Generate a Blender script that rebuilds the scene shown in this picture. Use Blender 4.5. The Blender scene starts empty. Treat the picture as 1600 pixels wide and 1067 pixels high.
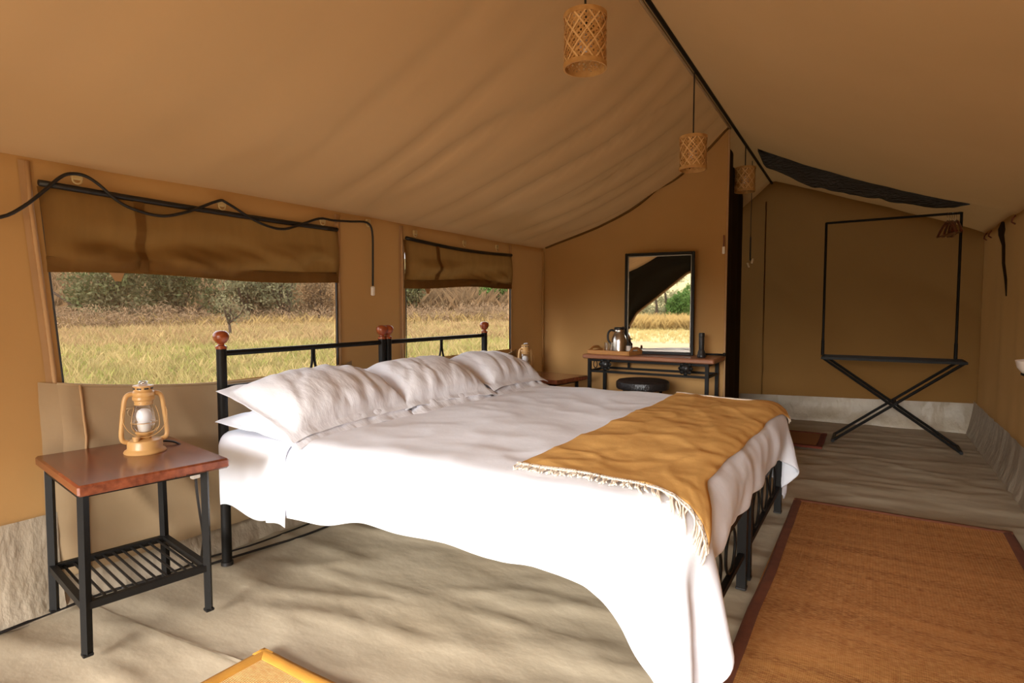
import bpy, math, random
import numpy as np
from mathutils import Vector, Matrix, noise as mnoise

random.seed(7); rng = np.random.default_rng(7)
scene = bpy.context.scene
COL = scene.collection

# ------------------------------------------------------------------ camera, sky, exposure
cam_data = bpy.data.cameras.new('camera')
cam = bpy.data.objects.new('camera', cam_data); COL.objects.link(cam)
cam_data.sensor_width = 36.0; cam_data.sensor_fit = 'HORIZONTAL'
cam_data.lens = 914.6 / 1600 * 36
cam_data.clip_start = 0.02; cam_data.clip_end = 500
cam.location = (0, 0, 1.15)
cam.rotation_euler = (math.radians(90 - 3.223), 0, math.radians(31.756))
scene.camera = cam

world = bpy.data.worlds.new('overcast_sky'); scene.world = world
world.use_nodes = True
wn = world.node_tree.nodes; wl = world.node_tree.links
bg = wn['Background']
tc = wn.new('ShaderNodeTexCoord'); sp = wn.new('ShaderNodeSeparateXYZ'); rp = wn.new('ShaderNodeValToRGB')
wl.new(tc.outputs['Generated'], sp.inputs[0]); wl.new(sp.outputs['Z'], rp.inputs['Fac'])
rp.color_ramp.elements[0].position = 0.0; rp.color_ramp.elements[0].color = (0.97, 0.98, 1.0, 1)
rp.color_ramp.elements[1].position = 0.8; rp.color_ramp.elements[1].color = (0.84, 0.92, 1.0, 1)
wl.new(rp.outputs['Color'], bg.inputs['Color'])
bg.inputs['Strength'].default_value = 2.8
# hazy sun standing behind the camera, over the open front of the tent
sun_d = bpy.data.lights.new('hazy_sun', 'SUN'); sun_d.energy = 5.2; sun_d.angle = math.radians(38); sun_d.color = (1.0, 0.98, 0.95)
sun = bpy.data.objects.new('hazy_sun', sun_d); COL.objects.link(sun)
sun.rotation_euler = Vector((-0.09, 1.0, -0.38)).to_track_quat('-Z', 'Y').to_euler()
sun.location = (0, -6, 5)
vs = scene.view_settings
vs.view_transform = 'Standard'; vs.look = 'None'; vs.gamma = 1.0; vs.use_curve_mapping = False
vs.exposure = 1.86
try:
    scene.cycles.use_denoising = True
    scene.cycles.max_bounces = 10; scene.cycles.diffuse_bounces = 7; scene.cycles.transparent_max_bounces = 16
    scene.cycles.sample_clamp_indirect = 6.0
except Exception:
    pass
# light portal in the open tent front (gives off no light of its own, only guides sky sampling)
pd = bpy.data.lights.new('front_portal', 'AREA'); pd.shape = 'RECTANGLE'; pd.size = 3.4; pd.size_y = 2.5; pd.cycles.is_portal = True
po = bpy.data.objects.new('front_portal', pd); COL.objects.link(po); po.location = (-0.92, -2.26, 1.25)
po.rotation_euler = Vector((0, 1, 0)).to_track_quat('-Z', 'Y').to_euler()

# ------------------------------------------------------------------ helpers
class MB:
    """collects verts / faces; build() links them as ONE mesh object"""
    def __init__(s): s.v = []; s.f = []
    def add(s, vs, fs):
        o = len(s.v); s.v.extend([tuple(map(float, p)) for p in vs]); s.f.extend([tuple(i + o for i in f) for f in fs]); return s
    def box(s, c, d, rot=None):
        vs = [Vector((x * d[0] / 2, y * d[1] / 2, z * d[2] / 2)) for x in (-1, 1) for y in (-1, 1) for z in (-1, 1)]
        if rot is not None: vs = [rot @ p for p in vs]
        c = Vector(c)
        return s.add([p + c for p in vs], [(0, 1, 3, 2), (4, 6, 7, 5), (0, 4, 5, 1), (2, 3, 7, 6), (0, 2, 6, 4), (1, 5, 7, 3)])
    def bbox(s, c, d, b=0.004, rot=None):
        """bevelled box"""
        hx, hy, hz = d[0] / 2, d[1] / 2, d[2] / 2; b = min(b, hx * .9, hy * .9, hz * .9)
        lay = [(-hz, b), (-hz + b, 0), (hz - b, 0), (hz, b)]
        vs = []
        for z, k in lay:
            x, y = hx - k, hy - k
            e = b if k == 0 else b * .4
            for (sx, sy) in ((1, 1), (-1, 1), (-1, -1), (1, -1)):
                p1 = (sx * (x), sy * (y - e)); p2 = (sx * (x - e), sy * (y))
                if sx * sy > 0: vs += [(p1[0], p1[1], z), (p2[0], p2[1], z)]
                else: vs += [(p2[0], p2[1], z), (p1[0], p1[1], z)]
        vs = [Vector(p) for p in vs]
        if rot is not None: vs = [rot @ p for p in vs]
        c = Vector(c); fs = []
        for l in range(3):
            for i in range(8):
                j = (i + 1) % 8; fs.append((l * 8 + i, l * 8 + j, l * 8 + 8 + j, l * 8 + 8 + i))
        fs.append(tuple(reversed(range(8)))); fs.append(tuple(range(24, 32)))
        return s.add([p + c for p in vs], fs)
    def tube(s, pts, r, n=10, closed=False, cap=True):
        pts = [Vector(p) for p in pts]; m = len(pts)
        rs = r if hasattr(r, '__len__') else [r] * m
        T = []
        for i in range(m):
            a = pts[(i - 1) % m] if (closed or i > 0) else pts[i]
            b = pts[(i + 1) % m] if (closed or i < m - 1) else pts[i]
            t = (b - a)
            T.append(t.normalized() if t.length > 1e-9 else Vector((0, 0, 1)))
        up = Vector((0, 0, 1)) if abs(T[0].z) < .9 else Vector((1, 0, 0))
        N = (up - T[0] * up.dot(T[0])).normalized()
        vs = []
        for i in range(m):
            N = (N - T[i] * N.dot(T[i]))
            N = N.normalized() if N.length > 1e-6 else T[i].orthogonal().normalized()
            B = T[i].cross(N)
            for k in range(n):
                a = 2 * math.pi * k / n
                vs.append(pts[i] + (N * math.cos(a) + B * math.sin(a)) * rs[i])
        fs = []
        for i in range(m if closed else m - 1):
            j = (i + 1) % m
            for k in range(n):
                l = (k + 1) % n
                fs.append((i * n + k, i * n + l, j * n + l, j * n + k))
        if cap and not closed:
            fs.append(tuple(reversed(range(n)))); fs.append(tuple((m - 1) * n + k for k in range(n)))
        return s.add(vs, fs)
    def bar(s, a, b, w, h=None):
        """square bar from a to b"""
        a, b = Vector(a), Vector(b); d = b - a; h = h or w
        q = d.to_track_quat('X', 'Z').to_matrix()
        return s.box((a + b) / 2, (d.length, w, h), q)
    def lathe(s, prof, n=24, c=(0, 0, 0), cap=True):
        vs = []; fs = []; m = len(prof)
        for (r, z) in prof:
            for k in range(n):
                a = 2 * math.pi * k / n; vs.append((c[0] + r * math.cos(a), c[1] + r * math.sin(a), c[2] + z))
        for i in range(m - 1):
            for k in range(n):
                l = (k + 1) % n; fs.append((i * n + k, i * n + l, (i + 1) * n + l, (i + 1) * n + k))
        if cap:
            if prof[0][0] > 1e-5: fs.append(tuple(reversed(range(n))))
            if prof[-1][0] > 1e-5: fs.append(tuple((m - 1) * n + k for k in range(n)))
        return s.add(vs, fs)
    def torus(s, c, R, r, axis='Z', n=24, k=8, sx=1, sy=1):
        pts = []
        for i in range(n):
            a = 2 * math.pi * i / n; p = (R * sx * math.cos(a), R * sy * math.sin(a), 0)
            if axis == 'X': p = (0, p[0], p[1])
            if axis == 'Y': p = (p[0], 0, p[1])
            pts.append(Vector(c) + Vector(p))
        return s.tube(pts, r, k, closed=True)
    def grid(s, A, wrap=False):
        """A: (n, m, 3) array of points"""
        n, m = A.shape[:2]
        fs = [(i * m + j, (i + 1) * m + j, (i + 1) * m + j + 1, i * m + j + 1) for i in range(n - 1) for j in range(m - 1)]
        return s.add(A.reshape(-1, 3), fs)
    def build(s, name, mat, parent=None, smooth=False, origin=None):
        me = bpy.data.meshes.new(name)
        v = s.v if origin is None else [(p[0] - origin[0], p[1] - origin[1], p[2] - origin[2]) for p in s.v]
        me.from_pydata(v, [], s.f); me.update()
        if smooth:
            me.polygons.foreach_set('use_smooth', [True] * len(me.polygons))
            if smooth == 'auto':
                try: me.set_sharp_from_angle(angle=math.radians(38))
                except Exception: pass
        if mat: me.materials.append(mat)
        o = bpy.data.objects.new(name, me); COL.objects.link(o)
        if parent is not None: o.parent = parent
        elif origin is not None: o.location = origin
        return o

def tag(o, label=None, cat=None, group=None, kind=None):
    if label: o['label'] = label
    if cat: o['category'] = cat
    if group: o['group'] = group
    if kind: o['kind'] = kind
    return o
def thing(name, label, cat, loc=(0, 0, 0), rz=0.0, group=None):
    o = bpy.data.objects.new(name, None); COL.objects.link(o); o.empty_display_size = 0.05
    o.location = loc; o.rotation_euler = (0, 0, rz)
    return tag(o, label, cat, group)
def copy_tree(o, parent=None):
    c = o.copy(); COL.objects.link(c)
    if parent is not None: c.parent = parent
    for ch in list(o.children): copy_tree(ch, c)
    return c
def fbm(x, y, z=0.0, oct=3):
    s = 0; a = 1.0; f = 1.0
    for _ in range(oct):
        s += a * mnoise.noise(Vector((x * f, y * f, z + 7.3 * f))); a *= .5; f *= 2.03
    return s
def spline(pts, n=8):
    """Catmull-Rom through pts"""
    P = [Vector(p) for p in pts]; P = [P[0] * 2 - P[1]] + P + [P[-1] * 2 - P[-2]]; out = []
    for i in range(1, len(P) - 2):
        for k in range(n):
            t = k / n; a, b, c, d = P[i - 1], P[i], P[i + 1], P[i + 2]
            out.append(0.5 * ((2 * b) + (c - a) * t + (2 * a - 5 * b + 4 * c - d) * t * t + (3 * b - a - 3 * c + d) * t ** 3))
    out.append(P[-2]); return out

# ------------------------------------------------------------------ materials
def material(name, color, rough=0.7, metal=0.0, var=None, vscale=6.0, vstretch=(1, 1, 1), bump=0.0, bscale=40.0, bstretch=(1, 1, 1),
             transl=0.0, tcol=None, spec=0.5, weave=0.0, wscale=400.0, sheen=0.0, detail=4.0, coat=0.0, fine=0.0, fscale=300):
    m = bpy.data.materials.new(name); m.use_nodes = True
    N = m.node_tree.nodes; L = m.node_tree.links
    b = N['Principled BSDF']; out = N['Material Output']
    b.inputs['Base Color'].default_value = (*color, 1); b.inputs['Roughness'].default_value = rough
    b.inputs['Metallic'].default_value = metal; b.inputs['Specular IOR Level'].default_value = spec
    if coat: b.inputs['Coat Weight'].default_value = coat; b.inputs['Coat Roughness'].default_value = 0.15
    if sheen: b.inputs['Sheen Weight'].default_value = sheen
    tc = N.new('ShaderNodeTexCoord')
    def mapped(st):
        mp = N.new('ShaderNodeMapping'); mp.inputs['Scale'].default_value = st; L.new(tc.outputs['Object'], mp.inputs['Vector']); return mp.outputs[0]
    if var is not None:
        nt = N.new('ShaderNodeTexNoise'); nt.inputs['Scale'].default_value = vscale; nt.inputs['Detail'].default_value = detail
        L.new(mapped(vstretch), nt.inputs['Vector'])
        r = N.new('ShaderNodeValToRGB'); r.color_ramp.elements[0].position = .32; r.color_ramp.elements[1].position = .68
        r.color_ramp.elements[0].color = (*var, 1); r.color_ramp.elements[1].color = (*color, 1)
        L.new(nt.outputs['Fac'], r.inputs['Fac']); L.new(r.outputs['Color'], b.inputs['Base Color'])
    nrm = None
    if bump:
        nb = N.new('ShaderNodeTexNoise'); nb.inputs['Scale'].default_value = bscale; nb.inputs['Detail'].default_value = 5
        L.new(mapped(bstretch), nb.inputs['Vector'])
        bp = N.new('ShaderNodeBump'); bp.inputs['Strength'].default_value = bump; bp.inputs['Distance'].default_value = 0.02
        L.new(nb.outputs['Fac'], bp.inputs['Height']); nrm = bp.outputs[0]
    if fine:
        nf = N.new('ShaderNodeTexNoise'); nf.inputs['Scale'].default_value = fscale; nf.inputs['Detail'].default_value = 2
        L.new(tc.outputs['Object'], nf.inputs['Vector'])
        bf = N.new('ShaderNodeBump'); bf.inputs['Strength'].default_value = fine; bf.inputs['Distance'].default_value = 0.002
        L.new(nf.outputs['Fac'], bf.inputs['Height'])
        if nrm is not None: L.new(nrm, bf.inputs['Normal'])
        nrm = bf.outputs[0]
    if nrm is not None: L.new(nrm, b.inputs['Normal'])
    if transl:
        t = N.new('ShaderNodeBsdfTranslucent'); t.inputs['Color'].default_value = (*(tcol or color), 1)
        mx = N.new('ShaderNodeMixShader'); mx.inputs['Fac'].default_value = transl
        L.new(b.outputs[0], mx.inputs[1]); L.new(t.outputs[0], mx.inputs[2]); L.new(mx.outputs[0], out.inputs['Surface'])
    return m
M = {}
M['canvas'] = material('canvas_tan', (0.46, 0.265, 0.10), .85, var=(0.415, 0.232, 0.085), vscale=1.3, bump=.22, bscale=3.2, transl=.015, tcol=(.5, .27, .09), spec=.15, fine=.15, fscale=500)
M['roof'] = material('canvas_roof', (0.46, 0.29, 0.15), .85, var=(0.425, 0.265, 0.133), vscale=1.1, bump=.16, bscale=2.4, transl=.012, tcol=(.5, .27, .09), spec=.15, fine=.12, fscale=500)
M['flap'] = material('canvas_khaki', (0.40, 0.285, 0.165), .85, var=(0.35, 0.245, 0.137), vscale=2.0, bump=.3, bscale=4.0, spec=.15, fine=.15, fscale=500)
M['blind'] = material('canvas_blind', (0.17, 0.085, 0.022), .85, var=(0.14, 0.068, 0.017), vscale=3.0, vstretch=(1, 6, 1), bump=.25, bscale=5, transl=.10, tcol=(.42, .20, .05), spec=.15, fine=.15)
M['far_canvas'] = material('canvas_far_dimmed', (0.165, 0.082, 0.022), .88, var=(0.14, 0.068, 0.018), vscale=1.2, bump=.25, bscale=2.5, transl=.02, tcol=(.4, .2, .06), spec=.12)  # tan canvas painted darker for the poorly lit far end
M['skirt'] = material('groundsheet_skirt', (0.45, 0.375, 0.28), .38, var=(0.36, 0.295, 0.21), vscale=5, bump=1.0, bscale=11, bstretch=(1, 1, .5), spec=.35)
M['seam'] = material('seam_tape', (0.47, 0.285, 0.135), .8, var=(.42, .25, .115), vscale=8)
M['dark_canvas'] = material('dark_canvas', (0.035, 0.022, 0.012), .9, spec=.1, var=(.025, .016, .009), vscale=2)  # dark brown of the strap; on the curtain it carries painted shade
M['front_canvas'] = material('canvas_backlit_dark', (0.030, 0.030, 0.024), .9, spec=.1)  # dark colour carries the shade of the backlit tent front
M['floor'] = material('groundsheet', (0.44, 0.37, 0.265), .55, var=(0.37, 0.30, 0.205), vscale=2.6, bump=.36, bscale=4.5, bstretch=(1, 1.6, 1), spec=.35, detail=6)
M['black'] = material('black_metal', (0.010, 0.009, 0.008), .45, spec=.15, bump=.05, bscale=90)
M['liner'] = material('dark_steel', (0.22, 0.20, 0.18), .35, metal=1.0)
M['cable'] = material('black_cable', (0.012, 0.010, 0.009), .5)
M['net'] = material('black_net', (0.008, 0.006, 0.005), .28, spec=.6, bump=1.0, bscale=60, bstretch=(.4, 1, 1.4))
M['ball'] = material('finial_wood', (0.30, 0.065, 0.016), .28, spec=.5, var=(.22, .04, .01), vscale=20, coat=.4)
M['mahogany'] = material('mahogany', (0.235, 0.062, 0.024), .26, spec=.5, var=(0.12, 0.027, 0.011), vscale=5, vstretch=(1.2, 9, 9), coat=.35, detail=6)
M['teak'] = material('table_wood', (0.36, 0.155, 0.075), .4, var=(0.25, 0.095, 0.045), vscale=6, vstretch=(1, 9, 9), coat=.15)
M['tray'] = material('tray_wood', (0.50, 0.235, 0.065), .42, var=(.42, .185, .045), vscale=7, vstretch=(1, 8, 8))
M['linen'] = material('white_linen', (0.81, 0.83, 0.895), .8, spec=.2, bump=.22, bscale=7, sheen=.1, fine=.08, fscale=600)
M['pillow'] = material('pillow_cotton', (0.81, 0.82, 0.87), .8, spec=.2, bump=.28, bscale=13, bstretch=(1, 2.2, 1), sheen=.1)
M['mattress'] = material('mattress_ticking', (0.66, 0.60, 0.50), .85)
M['throw'] = material('mustard_throw', (0.74, 0.43, 0.14), .85, spec=.12, var=(.68, .385, .12), vscale=5, bump=.35, bscale=6, fine=.3, fscale=450)
M['fringe'] = material('cream_fringe', (0.72, 0.62, 0.50), .9, spec=.1)
M['bamboo'] = material('bamboo_strip', (0.62, 0.36, 0.13), .55, var=(.48, .26, .085), vscale=25, transl=.12, tcol=(.7, .38, .12))
M['bamboo_light'] = material('bamboo_peel', (0.80, 0.54, 0.26), .5, var=(.70, .45, .20), vscale=25)
M['lantern'] = material('lantern_enamel', (0.56, 0.32, 0.115), .36, spec=.5, bump=.05, bscale=50)
M['steel'] = material('brushed_steel', (0.62, 0.58, 0.53), .24, metal=1.0, bump=.06, bscale=60, bstretch=(8, 8, .4))
M['blackplastic'] = material('black_plastic', (0.014, 0.012, 0.011), .4)
M['white_plastic'] = material('white_plastic', (0.80, 0.76, 0.70), .45)
M['bulb'] = material('frosted_bulb', (0.86, 0.86, 0.90), .3)
M['leather'] = material('black_leather', (0.014, 0.012, 0.012), .36, bump=.3, bscale=70)
M['hanger'] = material('hanger_wood', (0.16, 0.035, 0.018), .3, coat=.3)
M['chrome'] = material('hook_wire', (0.6, 0.58, 0.55), .25, metal=1)
M['enamel'] = material('white_enamel', (0.82, 0.78, 0.72), .3)
M['clip'] = material('clip_plastic', (0.50, 0.37, 0.17), .4)

def rug_material(name, c1, c2, c3, s_across=260):
    m = material(name, c1, .9, spec=.1); N = m.node_tree.nodes; L = m.node_tree.links; b = N['Principled BSDF']
    tc = N.new('ShaderNodeTexCoord')
    def nz(scale, st, det=3):
        mp = N.new('ShaderNodeMapping'); mp.inputs['Scale'].default_value = st; L.new(tc.outputs['Object'], mp.inputs[0])
        n = N.new('ShaderNodeTexNoise'); n.inputs['Scale'].default_value = scale; n.inputs['Detail'].default_value = det; L.new(mp.outputs[0], n.inputs['Vector']); return n
    big = nz(2.2, (.55, 6.5, 1), 6); fine = nz(10, (4, 22, 1), 4)
    r = N.new('ShaderNodeValToRGB'); e = r.color_ramp.elements
    e[0].position = .36; e[0].color = (*c2, 1); e[1].position = .66; e[1].color = (*c1, 1)
    L.new(big.outputs['Fac'], r.inputs['Fac'])
    r2 = N.new('ShaderNodeValToRGB'); e = r2.color_ramp.elements
    e[0].position = .40; e[0].color = (0, 0, 0, 1); e[1].position = .70; e[1].color = (1, 1, 1, 1); L.new(fine.outputs['Fac'], r2.inputs['Fac'])
    mx = N.new('ShaderNodeMixRGB'); mx.inputs['Color2'].default_value = (*c3, 1); L.new(r2.outputs['Color'], mx.inputs['Fac']); L.new(r.outputs['Color'], mx.inputs['Color1'])
    L.new(mx.outputs['Color'], b.inputs['Base Color'])
    w1 = N.new('ShaderNodeTexWave'); w1.bands_direction = 'Y'; w1.inputs['Scale'].default_value = s_across / 6.283; w1.inputs['Distortion'].default_value = .8; L.new(tc.outputs['Object'], w1.inputs['Vector'])
    w2 = N.new('ShaderNodeTexWave'); w2.bands_direction = 'X'; w2.inputs['Scale'].default_value = s_across * .7 / 6.283; w2.inputs['Distortion'].default_value = .8; L.new(tc.outputs['Object'], w2.inputs['Vector'])
    ma = N.new('ShaderNodeMath'); ma.operation = 'ADD'; L.new(w1.outputs['Fac'], ma.inputs[0]); L.new(w2.outputs['Fac'], ma.inputs[1])
    bp = N.new('ShaderNodeBump'); bp.inputs['Strength'].default_value = .7; bp.inputs['Distance'].default_value = .004
    L.new(ma.outputs[0], bp.inputs['Height']); L.new(bp.outputs[0], b.inputs['Normal'])
    return m
M['jute'] = rug_material('jute_brown', (0.38, 0.150, 0.043), (0.20, 0.068, 0.016), (0.48, 0.225, 0.08))
M['sisal'] = rug_material('sisal_pale', (0.62, 0.36, 0.13), (0.55, 0.30, 0.10), (0.70, 0.44, 0.19), 420)
M['brown_border'] = material('brown_binding', (0.15, 0.042, 0.014), .85, var=(.11, .03, .01), vscale=20, fine=.4, fscale=250)
M['gold_border'] = material('mustard_binding', (0.42, 0.19, 0.018), .8, var=(.36, .155, .014), vscale=20, fine=.3, fscale=250)
M['red_border'] = material('dark_red_binding', (0.14, 0.025, 0.010), .85)
M['mat_brown'] = material('coir_mat', (0.30, 0.125, 0.035), .9, fine=.4)

def glass_mat(name, col=(1, 1, 1), fac=.86, rough=.05):
    m = bpy.data.materials.new(name); m.use_nodes = True; N = m.node_tree.nodes; L = m.node_tree.links; N.clear()
    o = N.new('ShaderNodeOutputMaterial'); t = N.new('ShaderNodeBsdfTransparent'); g = N.new('ShaderNodeBsdfGlossy'); x = N.new('ShaderNodeMixShader')
    t.inputs[0].default_value = (*col, 1); g.inputs['Roughness'].default_value = rough
    lw = N.new('ShaderNodeLayerWeight'); lw.inputs['Blend'].default_value = 1 - fac
    L.new(lw.outputs['Facing'], x.inputs[0]); L.new(t.outputs[0], x.inputs[1]); L.new(g.outputs[0], x.inputs[2]); L.new(x.outputs[0], o.inputs[0]); return m
M['glass'] = glass_mat('clear_glass', (.96, .96, .95), .75)
def mesh_mat(name, openness, col):
    """fly screen: a fine weave, part open, part thread"""
    m = bpy.data.materials.new(name); m.use_nodes = True; N = m.node_tree.nodes; L = m.node_tree.links; N.clear()
    o = N.new('ShaderNodeOutputMaterial'); t = N.new('ShaderNodeBsdfTransparent'); d = N.new('ShaderNodeBsdfDiffuse'); x = N.new('ShaderNodeMixShader')
    d.inputs[0].default_value = (*col, 1); x.inputs[0].default_value = openness
    L.new(d.outputs[0], x.inputs[1]); L.new(t.outputs[0], x.inputs[2]); L.new(x.outputs[0], o.inputs[0]); return m
M['screen'] = mesh_mat('fly_screen', .26, (.11, .085, .055))
mm = material('mirror_glass', (.42, .41, .385), .0, metal=1.0); mm.node_tree.nodes['Principled BSDF'].inputs['Roughness'].default_value = .015; M['mirror'] = mm
# outdoors
M['ground'] = material('savanna_ground', (0.34, 0.24, 0.105), .95, var=(0.22, 0.175, 0.06), vscale=.45, bump=.6, bscale=3, spec=.05, detail=8)
M['sand'] = material('sandy_ground', (0.27, 0.165, 0.08), .95, var=(.23, .14, .065), vscale=.8, bump=.4, bscale=4, spec=.05)
def plant(name, c, v, sc=2.0, tr=.3):
    return material(name, c, .9, var=v, vscale=sc, transl=tr, tcol=c, spec=.08, detail=3)
M['grass'] = plant('dry_grass', (0.48, 0.345, 0.15), (0.20, 0.175, 0.055), 1.1)
M['tall_grass'] = plant('tall_dry_grass', (0.40, 0.265, 0.10), (0.28, 0.18, 0.07), .8)
M['green_grass'] = plant('green_grass', (0.33, 0.31, 0.085), (0.25, 0.24, 0.07), 1.0)
M['brown_grass'] = plant('brown_grass', (0.38, 0.25, 0.12), (0.30, 0.19, 0.085), 1.0)
M['brush'] = plant('dry_brush', (0.33, 0.205, 0.11), (0.15, 0.10, 0.06), 2.2, .15)
M['leaf_dark'] = plant('leaf_dark_green', (0.095, 0.115, 0.042), (0.14, 0.11, 0.06), 1.4)
M['leaf_grey'] = plant('leaf_grey_green', (0.17, 0.17, 0.085), (0.19, 0.145, 0.08), 1.4)
M['leaf_bright'] = plant('leaf_bright_green', (0.085, 0.15, 0.035), (0.12, 0.19, 0.05), 1.2)
M['leaf_dry'] = plant('leaf_dry_brown', (0.20, 0.115, 0.055), (0.13, 0.085, 0.045), 1.4)
M['bark'] = material('bark', (0.075, 0.052, 0.036), .95, var=(.05, .034, .024), vscale=8, bump=.6, bscale=20, spec=.05)
# ------------------------------------------------------------------ tent dimensions (metres)
XL, XR = -2.68, 0.836            # side walls
YF, YP, YN, YB = -2.20, 4.88, 5.35, 6.87   # open front, partition, net valance, back wall
RX = -0.99                       # ridge
def ridge_z(y): return 2.655 - 0.037 * (y - 2.9)
EL, ER = 1.70, 1.81              # eave heights
WIN = [(0.956, 2.365), (2.968, 4.278)]
def sstep(a, b, t):
    t = min(1, max(0, (t - a) / (b - a))); return t * t * (3 - 2 * t)
def wall_x(y, z):
    return XL + 0.018 * fbm(y * 1.3, z * 1.1, 3.0, 2) * min(1, max(0, z) * 2)
def roof_left(t, y):
    """t 0 = ridge, 1 = eave"""
    x = RX + (XL - 0.03 - RX) * t; z0 = ridge_z(y); z = z0 + (EL - z0) * t
    z -= 0.165 * math.sin(math.pi * t ** 0.85) ** 1.1
    # pulled creases that run slantwise from the eave up towards the ridge
    s = y * 1.0 + .45 * t
    w = math.sin(math.pi * min(1, t * 1.02)) ** .6
    cr = 1 - abs(fbm(s * 2.3 + .25 * math.sin(t * 4), t * .7, 1.7, 2)); cr = cr ** 5
    z += (0.060 * (cr - .30) * (.18 + .82 * sstep(1.5, 2.6, y)) + .012 * fbm(s * 5, t * 1.2, 9, 2)) * w
    # gathers along the ridge
    z += 0.012 * math.sin(y * 26 + 5 * t + 2 * fbm(y * 2, 0, 4, 1)) * max(0, 1 - t * 2.6) * sstep(2.0, 3.6, y) * (1 if t > 0 else 0)
    return (x, y, z)
def roof_right(t, y):
    x = RX + (XR + 0.03 - RX) * t; z0 = ridge_z(y); z = z0 + (ER - z0) * t
    z -= 0.075 * math.sin(math.pi * t ** .9)
    z += .10 * sstep(YN + .02, YN + .30, y) * math.sin(math.pi * t) ** .5      # lifted behind the net
    w = math.sin(math.pi * t) ** .6
    z += (.022 * fbm(y * .8 + t * 1.2, t * 2.5, 5, 2) + .008 * fbm(y * 3 - t * 6, t * .8, 2, 2)) * w
    return (x, y, z)
def roof_grid(fn, ny, nt, y0, y1):
    return np.array([[fn(t, y) for t in np.linspace(0, 1, nt)] for y in np.linspace(y0, y1, ny)])
def struct(o): o['kind'] = 'structure'; return o

# ceiling: one canvas roof in two slopes, ridge pole under it
roof = struct(MB().grid(roof_grid(roof_left, 200, 60, YF, YB + .14)).build('ceiling', M['roof'], smooth=True))
MB().grid(roof_grid(roof_right, 90, 40, YF, YB + .14)).build('right_slope', M['roof'], roof, smooth=True)
hem = MB(); hem.tube([(RX + .012, y, ridge_z(y) - .018) for y in np.linspace(YF, YB, 12)], .012, 10)
hem.build('ridge_pole', M['black'], roof, smooth=True)
pip = MB(); pip.tube([(RX - .016, y, ridge_z(y) - .022) for y in np.linspace(YF, YP, 30)], .009, 6); pip.build('ridge_seam', M['flap'], roof, smooth=True)

# left wall with two window openings
def seg(a, b, n): return list(np.linspace(a, b, n + 1))[:-1]
WZ = [0.80, 1.605]
ys = seg(YF, WIN[0][0], 26) + seg(*WIN[0], 16) + seg(WIN[0][1], WIN[1][0], 8) + seg(*WIN[1], 16) + seg(WIN[1][1], YB, 24) + [YB]
zs = seg(-.03, WZ[0], 10) + seg(*WZ, 10) + seg(WZ[1], EL + .06, 3) + [EL + .06]
wl_ = MB(); A = [[(wall_x(y, z), y, z) for z in zs] for y in ys]
nz = len(zs); wl_.v = [p for r in A for p in r]
for i in range(len(ys) - 1):
    for j in range(nz - 1):
        cy, cz = (ys[i] + ys[i + 1]) / 2, (zs[j] + zs[j + 1]) / 2
        if any(a < cy < b for a, b in WIN) and WZ[0] < cz < WZ[1]: continue
        wl_.f.append((i * nz + j, (i + 1) * nz + j, (i + 1) * nz + j + 1, i * nz + j + 1))
wall_left = struct(wl_.build('wall_left', M['canvas'], smooth=True))
def strip_y(mb, y, z0, z1, w, dx=.006, n=10):
    zz = np.linspace(z0, z1, n)
    mb.grid(np.array([[(wall_x(y + s, z) + dx, y + s, z) for z in zz] for s in (-w / 2, w / 2)]))
    return mb
for y in (0.925, 2.395, 2.938, 4.31):
    b = MB(); zz = np.linspace(.02, EL - .005, 12)
    b.tube([(wall_x(y, z) + .004, y, z) for z in zz], .009, 6); b.build('seam', M['seam'], wall_left, smooth=True)
    b = MB(); strip_y(b, y - .018, .02, EL - .005, .020, .004); b.build('seam', M['seam'], wall_left, smooth=True)
# pale groundsheet turned up the wall
def skirt_wall(y0, y1, h, name='skirt'):
    n = int((y1 - y0) / .03) + 2; b = MB()
    b.grid(np.array([[(wall_x(y, z) + .014 + .010 * fbm(y * 7, z * 5, 2, 2) + .05 * (1 - max(z, 0) / h) ** 3, y, z) for z in np.linspace(-.035, h, 10)] for y in np.linspace(y0, y1, n)]))
    return b.build(name, M['skirt'], wall_left, smooth=True)
skirt_wall(YF, .90, .365); skirt_wall(.90, YB, .15)
# plastic cable clips and hanging loops under the eave
for (y, z) in [(1.071, 1.668), (1.666, 1.652), (2.262, 1.652), (2.612, 1.685), (3.042, 1.667), (3.60, 1.652), (4.05, 1.66)]:
    b = MB(); b.bbox((XL + .028, y, z - .004), (.014, .042, .03), .005); b.torus((XL + .03, y, z - .018), .016, .0035, 'X', 14, 6); b.build('clip', M['clip'], wall_left, smooth='auto')

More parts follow.
